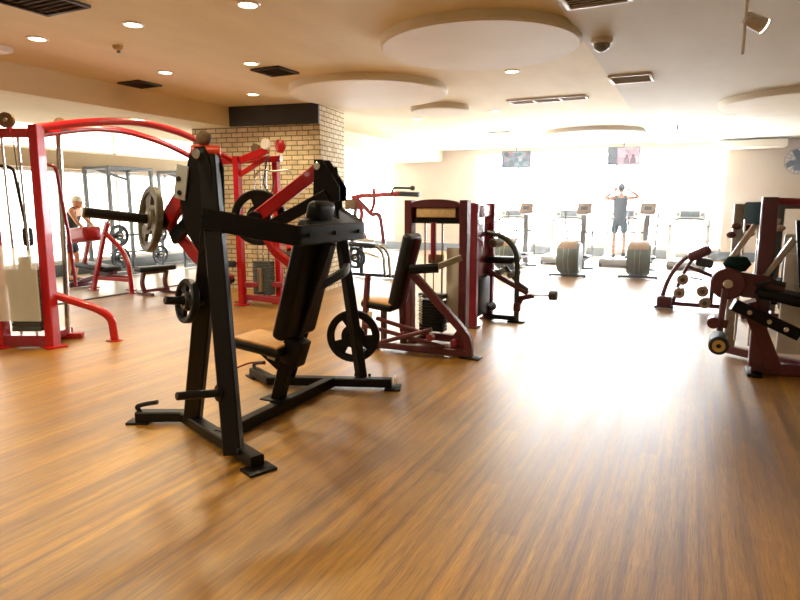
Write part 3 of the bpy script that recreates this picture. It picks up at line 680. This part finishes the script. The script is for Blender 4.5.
# ================================================================== plate-loaded rig behind the brick pier
t = thing('lat_pull_rig', 'plate loaded rig with thin red levers and white edged bent legs by the far pier', 'exercise machine', (-5.8, 10.7, 0))
o = V3((-5.8, 10.7, 0)); L = lambda *p: [V3(q)-o for q in p]
G().bar(L((-6.75, 10.7, .05), (-5.1, 10.7, .05)), .07, .07).build('base_beam', 'black_metal', t)
G().box(V3((-6.33, 10.7, 1.47))-o, (.34, .3, .2), bev=.05).build('roller_pad', 'brown_pad', t, 'brown padded block')
G().tube(L((-6.3, 10.7, 1.6), (-6.1, 10.7, 1.64), (-5.6, 10.7, 1.66), (-5.2, 10.7, 1.68)), .05).build('top_lever', 'red', t)
G().tube(L((-5.25, 10.7, 1.68), (-4.8, 10.7, 1.66)), .05).build('hand_grip', 'rubber', t)
G().tube(L((-5.35, 10.6, 1.68), (-5.3, 10.55, 1.79), (-4.9, 10.55, 1.78)), .022, .05).build('pull_bar', 'black_gloss', t)
G().ball(V3((-4.88, 10.55, 1.78))-o, .05).build('bar_knob', 'rubber', t)
G().tube(L((-6.2, 10.7, 1.6), (-6.07, 10.7, 1.34), (-6.12, 10.7, 1.05), (-5.98, 10.7, .75)), .045, .1).build('lever_link', 'red', t)
G().tube(L((-6.15, 10.7, 1.55), (-5.85, 10.7, 1.26), (-5.7, 10.7, 1.3), (-5.64, 10.7, 1.15), (-5.58, 10.7, .7)), .045, .12).build('lever_link', 'red_dark', t)
G().tube(L((-5.8, 10.7, 1.8), (-5.79, 10.7, 1.5), (-5.87, 10.7, 1.3)), .035, .06).build('hook_bar', 'red', t)
G().pad(V3((-6.6, 10.6, .70))-o, V3((-5.7, 10.6, .66))-o, .28, .08, (0, 0, 1), .03).build('bench_pad', 'vinyl', t)
G().pad(V3((-6.1, 10.62, .77))-o, V3((-5.75, 10.62, .75))-o, .1, .06, (0, 0, 1), .025).build('hip_pad', 'white_plastic', t, 'small white pad')
for x in (-5.62, -5.5):
    lg = G().tube(L((x-.35, 10.6, .62), (x-.05, 10.6, .66), (x+.08, 10.6, .5), (x+.12, 10.6, .02)), .034, .12).build('leg', 'black_gloss', t)
    G().tube([p+V3((.026, -.024, .006)) for p in L((x-.3, 10.6, .635), (x-.05, 10.6, .66), (x+.08, 10.6, .5), (x+.12, 10.6, .06))], .013, .12).build('reflective_edge', 'white_plastic', lg, 'white edge strip')
G().bar(L((-6.1, 10.7, .05), (-6.1, 10.7, .68)), .07, .07, up=(1, 0, 0)).build('leg', 'black_metal', t)
G().bar(L((-6.7, 10.7, .05), (-6.7, 10.7, .68)), .07, .07, up=(1, 0, 0)).build('leg', 'black_metal', t)
G().bar(L((-6.4, 10.7, .05), (-6.2, 10.7, 1.5)), .07, .07, up=(1, 0, 0)).build('mast', 'maroon', t)
G().tube(L((-5.95, 10.55, .52), (-5.6, 10.55, .42)), .03).build('link_bar', 'chrome', t)
for x, z in ((-6.13, .4), (-6.78, .32)):
    G().cyl(V3((x, 10.68, z))-o, V3((x, 10.4, z))-o, .024).build('storage_peg', 'black_gloss', t)
plate('weight_plate', (-6.13, 10.52, .4), (.1, -1, 0), .22, .045, 'black three hole plate hung on the far rig beside the white edged legs', 'plates on the far rig', 'iron', 30)
plate('weight_plate', (-6.78, 10.52, .32), (.1, -1, 0), .2, .045, 'black plate on the far rig seen between press back pad and thin upright', 'plates on the far rig', 'iron', 80)

# ================================================================== machines on the right
t = thing('leg_extension_machine', 'dark maroon leg extension with round cam and tan ended roller at the right edge', 'exercise machine', (.6, 6.0, 0))
o = V3((.6, 6.0, 0)); L = lambda *p: [V3(q)-o for q in p]
G().bar(L((.57, 6.0, .08), (.56, 6.0, 1.55)), .1, .12, up=(1, 0, 0)).build('post', 'maroon', t)
G().bar(L((.39, 6.7, .08), (.38, 6.7, 1.49)), .08, .1, up=(1, 0, 0)).build('post', 'steel', t)
G().box(V3((.49, 6.28, 1.41))-o, (.05, .5, .2), (0, 0, R(15)), bev=.02).build('header_panel', 'vinyl_teal', t, 'dark teal header panel')
for k in (.42, .52): G().tube(L((k, 6.3+(.5-k)*2, .2), (k, 6.3+(.5-k)*2, 1.35)), .011).build('guide_rod', 'chrome', t)
G().tube(L((.57, 6.0, 1.52), (.9, 6.0, 1.5), (1.3, 6.05, 1.47)), .03).build('top_tube', 'red_dark', t, 'red top tube')
G().box(V3((.9, 6.2, .62))-o, (.34, .04, .9), bev=.03).build('weight_shroud', 'white_plastic', t, 'white weight shroud')
ws = G()
for i in range(10): ws.box(V3((.95, 6.42, .2+i*.05))-o, (.26, .13, .045), bev=.004)
ws.build('weight_stack', 'iron', t)
G().bar(L((.53, 6.04, .06), (1.15, 6.1, .06)), .1, .1).build('base_beam', 'maroon', t)
G().box(V3((.56, 6.03, .015))-o, (.12, .3, .03)).build('foot_plate', 'black_metal', t)
G().bar(L((.39, 6.7, .06), (1.15, 6.1, .06)), .08, .08).build('base_beam', 'maroon', t)
G().bar(L((.46, 5.9, .66), (.7, 5.98, .1)), .12, .11, up=(0, 1, 0)).build('main_leg', 'maroon', t)
rl = G().bar(L((.34, 5.78, .65), (.84, 5.84, .42)), .1, .1).build('seat_rail', 'black_metal', t)
for k in (.25, .55, .8): G().cyl(V3((.34+.5*k, 5.725+.06*k, .65-.23*k))-o, V3((.34+.5*k, 5.71+.06*k, .65-.23*k))-o, .02).build('bolt', 'chrome', rl)
G().prism([(-.08, -.05), (.02, .1), (.3, .07), (.42, .0), (.4, -.13), (.12, -.12)], V3((.3, 5.9, .82))-o, (1, 0, 0), (0, 0, 1), .05).build('cam_bracket', 'maroon', t)
cm = G().cyl(V3((.29, 5.83, .82))-o, V3((.29, 5.77, .82))-o, .135, 32).build('cam_disc', 'maroon', t)
G().cyl(V3((.29, 5.78, .82))-o, V3((.29, 5.74, .82))-o, .04).build('axle_cap', 'chrome', cm)
lv = G().bar(L((.27, 5.76, .78), (.255, 5.72, .42)), .05, .05, up=(1, 0, 0)).build('lever_arm', 'maroon', t)
G().bar(L((.18, 5.72, .5), (.31, 5.72, .48)), .05, .07).build('lever_block', 'maroon', lv)
rr = G().cyl(V3((.26, 5.86, .32))-o, V3((.25, 5.56, .32))-o, .078, 28).build('ankle_roller', 'rubber', lv)
G().ring([(.02, 0), (.05, 0), (.05, .014), (.02, .014)], V3((.25, 5.56, .32))-o, (-.02, -1, 0), 24).build('end_cap', 'tan_cap', rr, 'tan roller end')
G().cyl(V3((.2, 5.74, .5))-o, V3((.2, 5.62, .5))-o, .05).build('ankle_roller', 'maroon', lv)
G().lathe([(0, -.07), (.07, -.06), (.11, 0), (.07, .06), (0, .07)], V3((.35, 5.88, .985))-o, (0, 0, 1), 24).build('knee_pad', 'vinyl_teal', t, 'round dark teal pad')
G().pad(V3((.5, 5.95, .76))-o, V3((.92, 5.95, .68))-o, .4, .09, (0, 0, 1), .04).build('seat', 'vinyl', t)
G().pad(V3((.95, 5.95, .62))-o, V3((1.1, 5.95, 1.2))-o, .36, .09, (-1, 0, .2), .04).build('back_pad', 'vinyl_teal', t, 'dark teal back pad')
G().tube(L((.5, 5.8, .82), (.6, 5.75, .86), (.7, 5.75, .84)), .02).build('side_handle', 'rubber', t)
for a, b, m in (((.3, 6.3, .95), (.5, 6.3, 1.32), 'panel'), ((.56, 5.92, .86), (.75, 5.92, 1.2), 'steel'), ((.85, 5.98, .8), (.78, 5.98, 1.36), 'black_metal'), ((.66, 6.0, .64), (.66, 6.0, .8), 'black_metal')):
    G().bar(L(a, b), .05, .06, up=(0, 1, 0)).build('link_bar', m, t)
for c in ((.36, 6.6, 1.28), (.45, 6.5, 1.27), (.32, 6.55, 1.2)): G().ball(V3(c)-o, .045, (1, 1, .7)).build('hand_knob', 'maroon', t)

t = thing('abdominal_machine', 'low maroon machine with two curved side tubes and four rollers, before the far treadmill', 'exercise machine', (0, 9.4, 0))
o = V3((0, 9.4, 0)); L = lambda *p: [V3(q)-o for q in p]
G().tube(L((-.37, 9.4, .06), (-.3, 9.4, .4), (-.16, 9.4, .66), (.02, 9.4, .82)), .03, .3).build('curved_tube', 'maroon', t)
G().tube(L((-.2, 9.4, .1), (-.14, 9.4, .4), (-.06, 9.4, .6), (.06, 9.4, .8)), .026, .3).build('curved_tube', 'maroon', t)
G().pad(V3((-.05, 9.35, .74))-o, V3((.22, 9.35, .88))-o, .3, .13, (-.4, 0, .9), .05).build('chest_pad', 'maroon', t)
G().box(V3((.16, 9.4, .68))-o, (.22, .2, .12), (0, R(10), 0), bev=.03).build('pad_mount', 'dark_grey', t)
G().bar(L((-.4, 9.4, .07), (.75, 9.4, .07)), .06, .06).build('base_beam', 'maroon', t)
G().box(V3((-.32, 9.4, .1))-o, (.2, .3, .16), bev=.03).build('base_block', 'maroon', t)
G().bar(L((-.45, 9.35, .02), (-.2, 9.4, .02)), .1, .03).build('foot_plate', 'black_metal', t)
G().bar(L((-.05, 9.4, .62), (.45, 9.4, .42)), .05, .05).build('cross_bar', 'maroon', t)
G().bar(L((.28, 9.4, .06), (.28, 9.4, .48)), .05, .05, up=(1, 0, 0)).build('rear_post', 'maroon', t)
G().tube(L((.0, 9.36, .46), (.15, 9.36, .44)), .012).build('pin', 'black_gloss', t)
for x, z in ((-.1, .44), (-.13, .25), (.16, .29), (.2, .13)):
    rl = G().cyl(V3((x, 9.42, z))-o, V3((x, 9.2, z))-o, .075, 24).build('roller', 'bronze', t)
    G().cyl(V3((x, 9.2, z))-o, V3((x, 9.185, z))-o, .03).build('roller_cap', 'dark_grey', rl)

# machine half hidden behind the leg extension
t = thing('multi_press_machine', 'grey framed machine with teal pads and knobbed levers behind the leg extension', 'exercise machine', (1.35, 9.2, 0))
o = V3((1.35, 9.2, 0)); L = lambda *p: [V3(q)-o for q in p]
for x in (1.0, 1.75): G().bar(L((x, 9.3, .02), (x, 9.3, 1.5)), .1, .08, up=(1, 0, 0)).build('post', 'grey_post', t)
G().bar(L((.95, 9.3, 1.47), (1.8, 9.3, 1.47)), .08, .09).build('top_beam', 'maroon', t)
G().box(V3((1.37, 9.34, .6))-o, (.6, .05, 1.0), bev=.04).build('weight_shroud', 'white_plastic', t)
G().bar(L((.62, 8.9, .05), (1.8, 9.1, .05)), .08, .08).build('base_beam', 'maroon', t)
G().bar(L((.75, 9.2, .5), (.98, 9.2, 1.3)), .06, .07, up=(0, 1, 0)).build('lever_arm', 'steel', t)
G().bar(L((1.0, 9.25, .05), (1.0, 8.92, .05)), .07, .07).build('base_beam', 'maroon', t)
for x, z in ((.62, 1.2), (.66, 1.1), (.9, 1.22), (1.0, 1.18)): G().ball(V3((x, 9.15, z))-o, .05, (1.2, 1, .8)).build('hand_knob', 'bronze', t)
G().tube(L((.62, 9.15, 1.2), (.98, 9.2, 1.15)), .02).build('handle_bar', 'mid_grey', t)
G().pad(V3((1.35, 9.0, .7))-o, V3((1.45, 9.0, 1.3))-o, .3, .1, (-1, 0, .2), .04).build('back_pad', 'vinyl_teal', t)
G().pad(V3((1.0, 9.0, .5))-o, V3((1.35, 9.0, .48))-o, .34, .09, (0, 0, 1), .04).build('seat', 'vinyl_teal', t)
G().bar(L((1.2, 9.02, .05), (1.2, 9.02, .46)), .07, .07, up=(1, 0, 0)).build('seat_post', 'maroon', t)

# ================================================================== cardio row
def treadmill(x, y, label, src=None):
    t = thing('treadmill', label, 'treadmill', (x, y, 0), 0, 'treadmills facing the windows')
    G().box((0, 0, .1), (.82, 1.75, .14), bev=.04, seg=3).build('deck', 'silver', t)
    G().box((0, -.1, .175), (.5, 1.5, .012), bev=.004).build('running_belt', 'mid_grey', t, 'grey running belt')
    for s in (-1, 1):
        G().box((s*.33, -.1, .185), (.14, 1.5, .03), bev=.01).build('side_rail', 'white_plastic', t)
        G().bar([(s*.42, .62, .1), (s*.43, .72, .8), (s*.42, .62, 1.12)], .07, .09, up=(1, 0, 0), fil=.15).build('upright', 'white_plastic', t)
        G().tube([(s*.4, .64, 1.08), (s*.4, .4, 1.02), (s*.4, .05, .96)], .025, .08).build('handrail', 'dark_grey', t)
        G().box((s*.36, -.84, .05), (.07, .07, .1), bev=.01).build('foot', 'dark_grey', t)
    G().box((0, .66, .24), (.74, .44, .2), bev=.07, seg=4).build('motor_hood', 'white_plastic', t)
    cn = G().box((0, .62, 1.2), (.72, .12, .26), (R(-25), 0, 0), bev=.05, seg=3).build('console', 'white_plastic', t)
    G().box((0, .55, 1.235), (.42, .02, .15), (R(-25), 0, 0), bev=.006).build('display', 'console_lcd', cn, 'dark console display')
    for s in (-1, 1): G().cyl((s*.27, .545, 1.22), (s*.27, .53, 1.23), .04).build('speaker_knob', 'mid_grey', cn)
    G().tube([(-.4, .45, 1.02), (-.25, .5, 1.12), (.25, .5, 1.12), (.4, .45, 1.02)], .022, .12).build('grab_bar', 'dark_grey', t, 'dark curved grab bar')
    G().bar([(-.42, .68, .55), (.42, .68, .55)], .05, .05).build('cross_brace', 'white_plastic', t)
    return t
tm = treadmill(-3.02, 15.85, 'silver treadmill just left of the one carrying the exercising person')
for x, lb in ((-1.62, 'treadmill with the person in dark tank top on it'), (-.12, 'treadmill behind the low machine with curved tubes, rightmost of the row'), (-4.52, 'treadmill partly hidden behind the crimson leg curl, leftmost of the row')):
    dup(tm, (x, 15.85, 0), None, lb)

def elliptical(x, y, label):
    t = thing('elliptical_trainer', label, 'elliptical trainer', (x, y, 0), 0, 'elliptical trainers facing the windows')
    h = G(); prof = [(0, -.22), (.3, -.22), (.345, -.16), (.36, -.06), (.36, .06), (.345, .16), (.3, .22), (0, .22)]
    dr = h.lathe(prof, (0, 0, .38), (1, 0, 0), 44).build('drive_housing', 'drum', t, 'rounded grey green drive housing')
    for k in (-.075, .02): G().ring([(.352, k), (.366, k), (.366, k+.012), (.352, k+.012)], (0, 0, .38), (1, 0, 0), 44).build('housing_seam', 'silver', dr)
    tp = G(); n = 16
    for i in range(n):
        a0, a1 = R(35+110*i/n), R(35+110*(i+1)/n)
        tp.box((0, .362*math.cos((a0+a1)/2), .38+.362*math.sin((a0+a1)/2)), (.36, .05, .014), ((a0+a1)/2-math.pi/2, 0, 0), bev=.003)
    tp.build('top_cover', 'bronze', dr, 'brown cover strip')
    G().bar([(-.34, -.2, .035), (.34, -.2, .035)], .07, .05).build('rear_foot', 'dark_grey', t)
    for s in (-1, 1): G().cyl((s*.33, -.2, .03), (s*.37, -.2, .03), .032).build('foot_cap', 'rubber', t)
    G().bar([(0, -.2, .06), (0, 1.35, .07)], .12, .08).build('base_beam', 'silver', t)
    G().bar([(-.3, 1.3, .035), (.3, 1.3, .035)], .07, .05).build('front_foot', 'dark_grey', t)
    G().bar([(.05, 1.25, .08), (.06, 1.2, .7), (.08, 1.1, 1.25)], .13, .11, up=(1, 0, 0)).build('column', 'mid_grey', t)
    cn = G().box((.08, 1.08, 1.38), (.32, .1, .26), (R(-22), 0, R(-6)), bev=.04, seg=3).build('console', 'bronze', t)
    G().box((.08, 1.025, 1.39), (.14, .02, .08), (R(-22), 0, R(-6)), bev=.005).build('display', 'console_lcd', cn)
    for s in (-1, 1):
        G().tube([(s*.27, 1.15, .3), (s*.27, 1.1, .85), (s*.3, .95, 1.1), (s*.29, .88, 1.32)], .02, .12).build('swing_handle', 'mid_grey', t)
        G().bar([(s*.22, .2, .3), (s*.25, 1.1, .33)], .06, .05).build('pedal_arm', 'silver', t)
        G().box((s*.23, .55, .37), (.15, .36, .05), bev=.02).build('pedal', 'dark_grey', t)
    G().bar([(-.29, 1.12, .86), (.29, 1.12, .86)], .04, .04).build('handle_cross_bar', 'mid_grey', t)
    return t
el = elliptical(-2.29, 12.75, 'elliptical with drum housing left of the person, between two treadmills')
dup(el, (-.97, 13.05, 0), R(2), 'elliptical with drum housing right below the exercising person')
dup(el, (-3.66, 12.9, 0), R(-2), 'elliptical half hidden behind the crimson leg curl machine')

# ================================================================== left zone: benches, racks, plates
t = thing('flat_bench', 'flat black topped bench with maroon legs near the pale floor strip', 'bench', (-8.0, 7.2, 0), 0)
o = V3((-8.0, 7.2, 0)); L = lambda *p: [V3(q)-o for q in p]
G().pad(V3((-8.09, 6.84, .43))-o, V3((-7.93, 7.45, .43))-o, .26, .08, (0, 0, 1), .03).build('bench_pad', 'vinyl', t)
G().bar(L((-8.06, 6.95, .37), (-7.96, 7.33, .37)), .06, .05).build('top_rail', 'maroon', t)
for y, x in ((6.95, -8.06), (7.33, -7.96)):
    G().bar(L((x, y, .38), (x-.01, y-.05, .2), (x, y, .03)), .06, .06, up=(1, 0, 0), fil=.1).build('leg', 'maroon', t)
    G().bar(L((x-.2, y+.03, .025), (x+.2, y-.03, .025)), .06, .04).build('foot_bar', 'maroon', t)
G().bar(L((-8.06, 6.95, .07), (-7.96, 7.33, .07)), .05, .05).build('lower_rail', 'maroon', t)

t = thing('incline_press_bench', 'red framed press bench with red back pad behind the cable machine post', 'exercise machine', (-9.2, 6.95, 0))
o = V3((-9.2, 6.95, 0)); L = lambda *p: [V3(q)-o for q in p]
for dx, dy in ((0, 0), (-.3, .24)):
    G().bar(L((-9.32+dx, 6.95+dy, .02), (-9.0+dx, 6.97+dy, .9), (-8.9+dx, 7.0+dy, 1.17)), .07, .07, up=(0, 1, 0)).build('upright', 'red', t)
    G().tube(L((-8.95+dx, 6.97+dy, 1.0), (-8.6+dx, 7.0+dy, .72), (-8.46+dx, 7.0+dy, .5), (-8.43+dx, 7.0+dy, .02)), .037, .15).build('rear_leg', 'red', t)
    G().box(V3((-8.43+dx, 7.0+dy, .01))-o, (.18, .1, .02)).build('foot_plate', 'red', t)
    G().box(V3((-9.32+dx, 6.95+dy, .01))-o, (.18, .1, .02)).build('foot_plate', 'red', t)
    G().tube(L((-8.95+dx, 7.0+dy, 1.15), (-8.85+dx, 7.0+dy, 1.22), (-8.82+dx, 7.0+dy, 1.28)), .02).build('bar_hook', 'chrome', t)
    G().bar(L((-9.25+dx, 6.97+dy, .22), (-8.45+dx, 7.0+dy, .22)), .05, .06).build('side_rail', 'red', t)
G().bar(L((-8.92, 6.97, 1.05), (-9.22, 7.21, 1.05)), .06, .06).build('cross_bar', 'red', t)
G().pad(V3((-10.1, 7.1, .9))-o, V3((-9.38, 7.1, .98))-o, .36, .26, (0, 0, 1), .07).build('back_pad', 'red', t)
G().pad(V3((-9.9, 7.15, .42))-o, V3((-9.0, 7.15, .36))-o, .34, .09, (0, 0, 1), .04).build('seat', 'vinyl', t)
G().bar(L((-9.9, 7.15, .1), (-9.0, 7.15, .32)), .07, .08).build('seat_beam', 'maroon', t)
G().bar(L((-9.8, 7.15, .38), (-9.6, 7.15, .9)), .06, .06, up=(0, 1, 0)).build('back_post', 'red', t)
G().box(V3((-9.9, 7.15, .06))-o, (.1, .5, .1), bev=.02).build('front_foot', 'maroon', t)

def rack(y0, label, dups=None):
    t = thing('squat_rack', label, 'squat rack', (-10.9, y0, 0), 0, 'grey squat racks along the left windows')
    for dx in (-.35, .35):
        for dy in (0, 1.05):
            G().bar([(dx, dy, .02), (dx, dy, 2.22)], .07, .07, up=(1, 0, 0)).build('post', 'grey_post', t)
        G().bar([(dx, 0, 2.2), (dx, 1.05, 2.2)], .07, .07).build('top_rail', 'grey_post', t)
        G().bar([(dx, 0, .06), (dx, 1.05, .06)], .07, .07).build('base_rail', 'grey_post', t)
    for dy in (0, 1.05): G().bar([(-.35, dy, 2.2), (.35, dy, 2.2)], .06, .06).build('top_rail', 'grey_post', t)
    G().bar([(-.35, 1.05, 2.0), (-.35, .3, 2.18)], .05, .05).build('brace', 'dark_grey', t)
    for z in (.5, .85): G().tube([(.37, -.1, z), (.37, 1.15, z)], .02).build('safety_bar', 'dark_grey', t)
    for z in (.85, .4):
        for dy in (0.02, 1.03): G().cyl((.38, dy, z), (.66, dy, z), .024).build('plate_peg', 'steel', t)
    return t
rk = rack(8.4, 'grey squat rack behind the red press bench')
dup(rk, (-10.9, 10.3, 0), None, 'grey squat rack behind the worn plate and flat bench')
for y, z, r, lb in ((8.42, .85, .22, 'black plate on the upper near peg of the left squat rack'), (8.42, .4, .22, 'black plate on the lower near peg of the left squat rack'),
                    (9.43, .85, .2, 'black plate on the upper far peg of the left squat rack'), (9.43, .4, .2, 'black plate on the lower far peg of the left squat rack'), (10.32, .4, .22, 'black plate on the second squat rack seen low under the worn plate')):
    plate('weight_plate', (-10.39, y, z), (.55, -.2, 0) if False else (1, 0, 0), r, .045, lb, 'plates on the squat racks', 'iron', y*50)

# ================================================================== people
def skin_mesh(name, joints, edges, mat, parent=None, root=0, sub=2):
    me = bpy.data.meshes.new(name); me.from_pydata([j[:3] for j in joints], edges, [])
    o = bpy.data.objects.new(name, me); C.objects.link(o)
    o.modifiers.new('skin', 'SKIN'); 
    sv = me.skin_vertices[0].data
    for i, j in enumerate(joints):
        r = j[3]; sv[i].radius = r if isinstance(r, tuple) else (r, r); sv[i].use_root = (i == root)
    s = o.modifiers.new('sub', 'SUBSURF'); s.levels = s.render_levels = sub
    dg = bpy.context.evaluated_depsgraph_get(); ev = o.evaluated_get(dg); nm = bpy.data.meshes.new_from_object(ev)
    o.modifiers.clear(); o.data = nm; bpy.data.meshes.remove(me)
    nm.materials.clear(); nm.materials.append(M[mat])
    for p in nm.polygons: p.use_smooth = True
    if parent: o.parent = parent
    return o

def person(label, loc, rz, arms, legs, top, bottom, headgear, lean=0., k=1., head_drop=0.):
    """built facing +y; arms/legs give elbow, hand / knee, ankle, toe for both sides (left first)"""
    t = thing('person', label, 'person', loc, rz); t.scale = (k, k, k)
    ly = lean
    J = [(0, 0, .95, (.135, .1)), (0, ly*.4, 1.12, (.125, .09)), (0, ly*.8, 1.3, (.15, .1)), (0, ly, 1.43, (.11, .075)), (0, ly*1.1, 1.5, .052), (0, ly*1.15+.01, 1.56, .05)]
    E = [(0, 1), (1, 2), (2, 3), (3, 4), (4, 5)]
    hands = []
    for i, s in enumerate((-1, 1)):
        b = len(J); sh = (s*.19, ly, 1.42, .058); e, h = arms[i]
        J += [sh, (*e, .04), (*h, .028)]; E += [(3, b), (b, b+1), (b+1, b+2)]
        hands.append((V3(e), V3(h), s))
    for i, s in enumerate((-1, 1)):
        b = len(J); kn, an, to = legs[i]
        J += [(s*.095, 0, .86, .088), (*kn, .055), (*an, .038), (*to, .034)]
        E += [(0, b), (b, b+1), (b+1, b+2), (b+2, b+3)]
    body = skin_mesh('body', J, E, 'skin', t)
    # head with face, ears, and hands joined into the body mesh
    hy = ly*1.2+.02; g = G(); hz = 1.655-head_drop
    g.ball((0, hy, hz), .1, (.78, .98, 1.18), 20)
    g.ball((0, hy+.03, hz-.055), .07, (.82, .95, .85), 14)
    g.lathe([(0, 0), (.012, .0), (.017, .03), (.01, .045), (0, .05)], (0, hy+.085, hz+.012), (0, .35, -1), 10)
    for s in (-1, 1):
        g.ball((s*.08, hy-.005, hz), .026, (.4, .8, 1.2), 10)
        g.ball((s*.03, hy+.083, hz+.018), .013, (1, .6, .7), 10)
    g.ball((0, hy+.09, hz-.05), .02, (1.1, .4, .35), 10)
    for e, h, s in hands:
        d = (h-e).normalized(); sd = d.cross(V3((0, 1, 0)) if abs(d.y) < .8 else V3((1, 0, 0))).normalized(); up = sd.cross(d)
        pc = h+d*.045
        m = Matrix((sd, d, up)).transposed().to_4x4(); g.box(pc, (.078, .095, .03), m, .013, 3)
        for f, ln in ((-.03, .06), (-.01, .075), (.01, .07), (.03, .055)):
            p0 = h+d*.085+sd*f; p1 = p0+d*ln*.5-up*.008; p2 = p1+d*ln*.35-up*.025
            g.tube([p0, p1, p2], .0085, n=7)
        p0 = h+d*.03+sd*(.035*-s); g.tube([p0, p0+sd*(.03*-s)+d*.03, p0+sd*(.035*-s)+d*.065-up*.01], .01, n=7)
    hd = g.build('head', 'skin', t)
    bm = bmesh.new(); bm.from_mesh(body.data); bm.from_mesh(hd.data); bm.to_mesh(body.data); bm.free()
    bpy.data.objects.remove(hd)
    for p in body.data.polygons: p.use_smooth = True
    # clothing
    tj = [(0, 0, .82, (.165, .13)), (0, 0, .95, (.165, .13)), (0, ly*.4, 1.12, (.16, .12)), (0, ly*.8, 1.3, (.178, .125)), (0, ly*.98, 1.41, (.14, .1)), (-.13, ly, 1.45, .066), (.13, ly, 1.45, .066)]
    skin_mesh('tank_top' if top == 'tank' else 'shirt', tj, [(0, 1), (1, 2), (2, 3), (3, 4), (4, 5), (4, 6)], top, t)
    bj = [(0, 0, 1.0, (.155, .12)), (0, 0, .88, (.16, .122))]; be = [(0, 1)]
    for i, s in enumerate((-1, 1)):
        kn = V3(legs[i][0]); hp = V3((s*.095, 0, .82)); m = hp.lerp(kn, .8); b = len(bj)
        bj += [(*hp, .105), (*m, .088)]; be += [(1, b), (b, b+1)]
    skin_mesh('shorts', bj, be, bottom, t)
    if headgear == 'hair':
        g = G(); g.ball((0, hy-.012, hz+.022), .104, (.8, .98, 1.1), 20)
        bmesh.ops.bisect_plane(g.bm, geom=g.bm.verts[:]+g.bm.edges[:]+g.bm.faces[:], plane_co=(0, hy+.02, hz+.01), plane_no=(0, -.75, .55), clear_inner=True)
        g.build('hair', 'hair', t)
    else:
        g = G(); g.ball((0, hy, hz+.03), .11, (.82, 1, 1.0), 20)
        bmesh.ops.bisect_plane(g.bm, geom=g.bm.verts[:]+g.bm.edges[:]+g.bm.faces[:], plane_co=(0, hy, hz+.03), plane_no=(0, 0, 1), clear_inner=True)
        g.prism([(-.07, .06), (-.06, .15), (0, .175), (.06, .15), (.07, .06)], (0, hy, hz+.035), (1, 0, 0), (0, 1, -.15), .012)
        g.build('cap', 'cap_white', t, 'white cap')
    for i, s in enumerate((-1, 1)):
        an, to = V3(legs[i][1]), V3(legs[i][2]); d = (to-an); 
        g = G(); g.pad(an+V3((0, 0, -.055))-V3((d.x, d.y, 0))*.35, to+V3((0, 0, -.012))+V3((d.x, d.y, 0))*.25, .095, .08, (0, 0, 1), .035)
        g.build('shoe', 'shoe', t)
    return t
person('person in dark tank top walking on a treadmill, hands raised to head', (-1.65, 15.6, .195), R(4),
       [((-.40, .02, 1.40), (-.17, .08, 1.60)), ((.42, .02, 1.45), (.2, .08, 1.60))],
       [((-.11, .06, .5), (-.11, .02, .09), (-.12, .17, .035)), ((.12, .03, .5), (.13, -.22, .16), (.13, -.16, .05))],
       'tank', 'shorts', 'hair')
person('person in white cap and dark green shirt bending forward behind the red press bench', (-10.7, 7.55, 0), R(-60),
       [((-.26, .3, 1.2), (-.16, .48, 1.02)), ((.26, .3, 1.2), (.18, .46, 1.0))],
       [((-.11, .08, .5), (-.11, .0, .09), (-.12, .15, .035)), ((.11, .04, .5), (.11, -.04, .09), (.12, .11, .035))],
       'green_shirt', 'tank', 'cap', .16, .95, .07)

# ================================================================== light, camera, view
w = bpy.data.worlds.new('world'); bpy.context.scene.world = w; w.use_nodes = True
w.node_tree.nodes['Background'].inputs[0].default_value = (.9, .95, 1, 1); w.node_tree.nodes['Background'].inputs[1].default_value = .6
# scatter volume added to imitate veiling lens glare, thicker towards the windows
wt = w.node_tree; gp = wt.nodes.new('ShaderNodeNewGeometry'); sy = wt.nodes.new('ShaderNodeSeparateXYZ'); wt.links.new(gp.outputs['Position'], sy.inputs[0])
mr = wt.nodes.new('ShaderNodeMapRange'); mr.interpolation_type = 'SMOOTHSTEP'; wt.links.new(sy.outputs['Y'], mr.inputs['Value'])
for i, val in ((1, 6.), (2, 12.5), (3, 0.0), (4, GLARE_VEIL)): mr.inputs[i].default_value = val
vs = wt.nodes.new('ShaderNodeVolumeScatter'); vs.inputs['Anisotropy'].default_value = .5; vs.inputs['Color'].default_value = (1, 1, 1, 1)
wt.links.new(mr.outputs[0], vs.inputs['Density']); wt.links.new(vs.outputs[0], wt.nodes['World Output'].inputs['Volume'])
cd = bpy.data.cameras.new('camera'); cam = bpy.data.objects.new('camera', cd); C.objects.link(cam)
cd.sensor_width = 36; cd.lens = 27; cd.clip_end = 100
cam.location = (0, 0, 1.5); cam.rotation_euler = (math.pi/2-math.atan(97/600), 0, R(26))
S = bpy.context.scene; S.camera = cam
S.view_settings.view_transform = 'Standard'; S.view_settings.look = 'None'; S.view_settings.gamma = 1; S.view_settings.exposure = .08
S.view_settings.use_curve_mapping = False
S.cycles.max_bounces = 8; S.cycles.diffuse_bounces = 4; S.cycles.glossy_bounces = 4; S.cycles.sample_clamp_indirect = 12
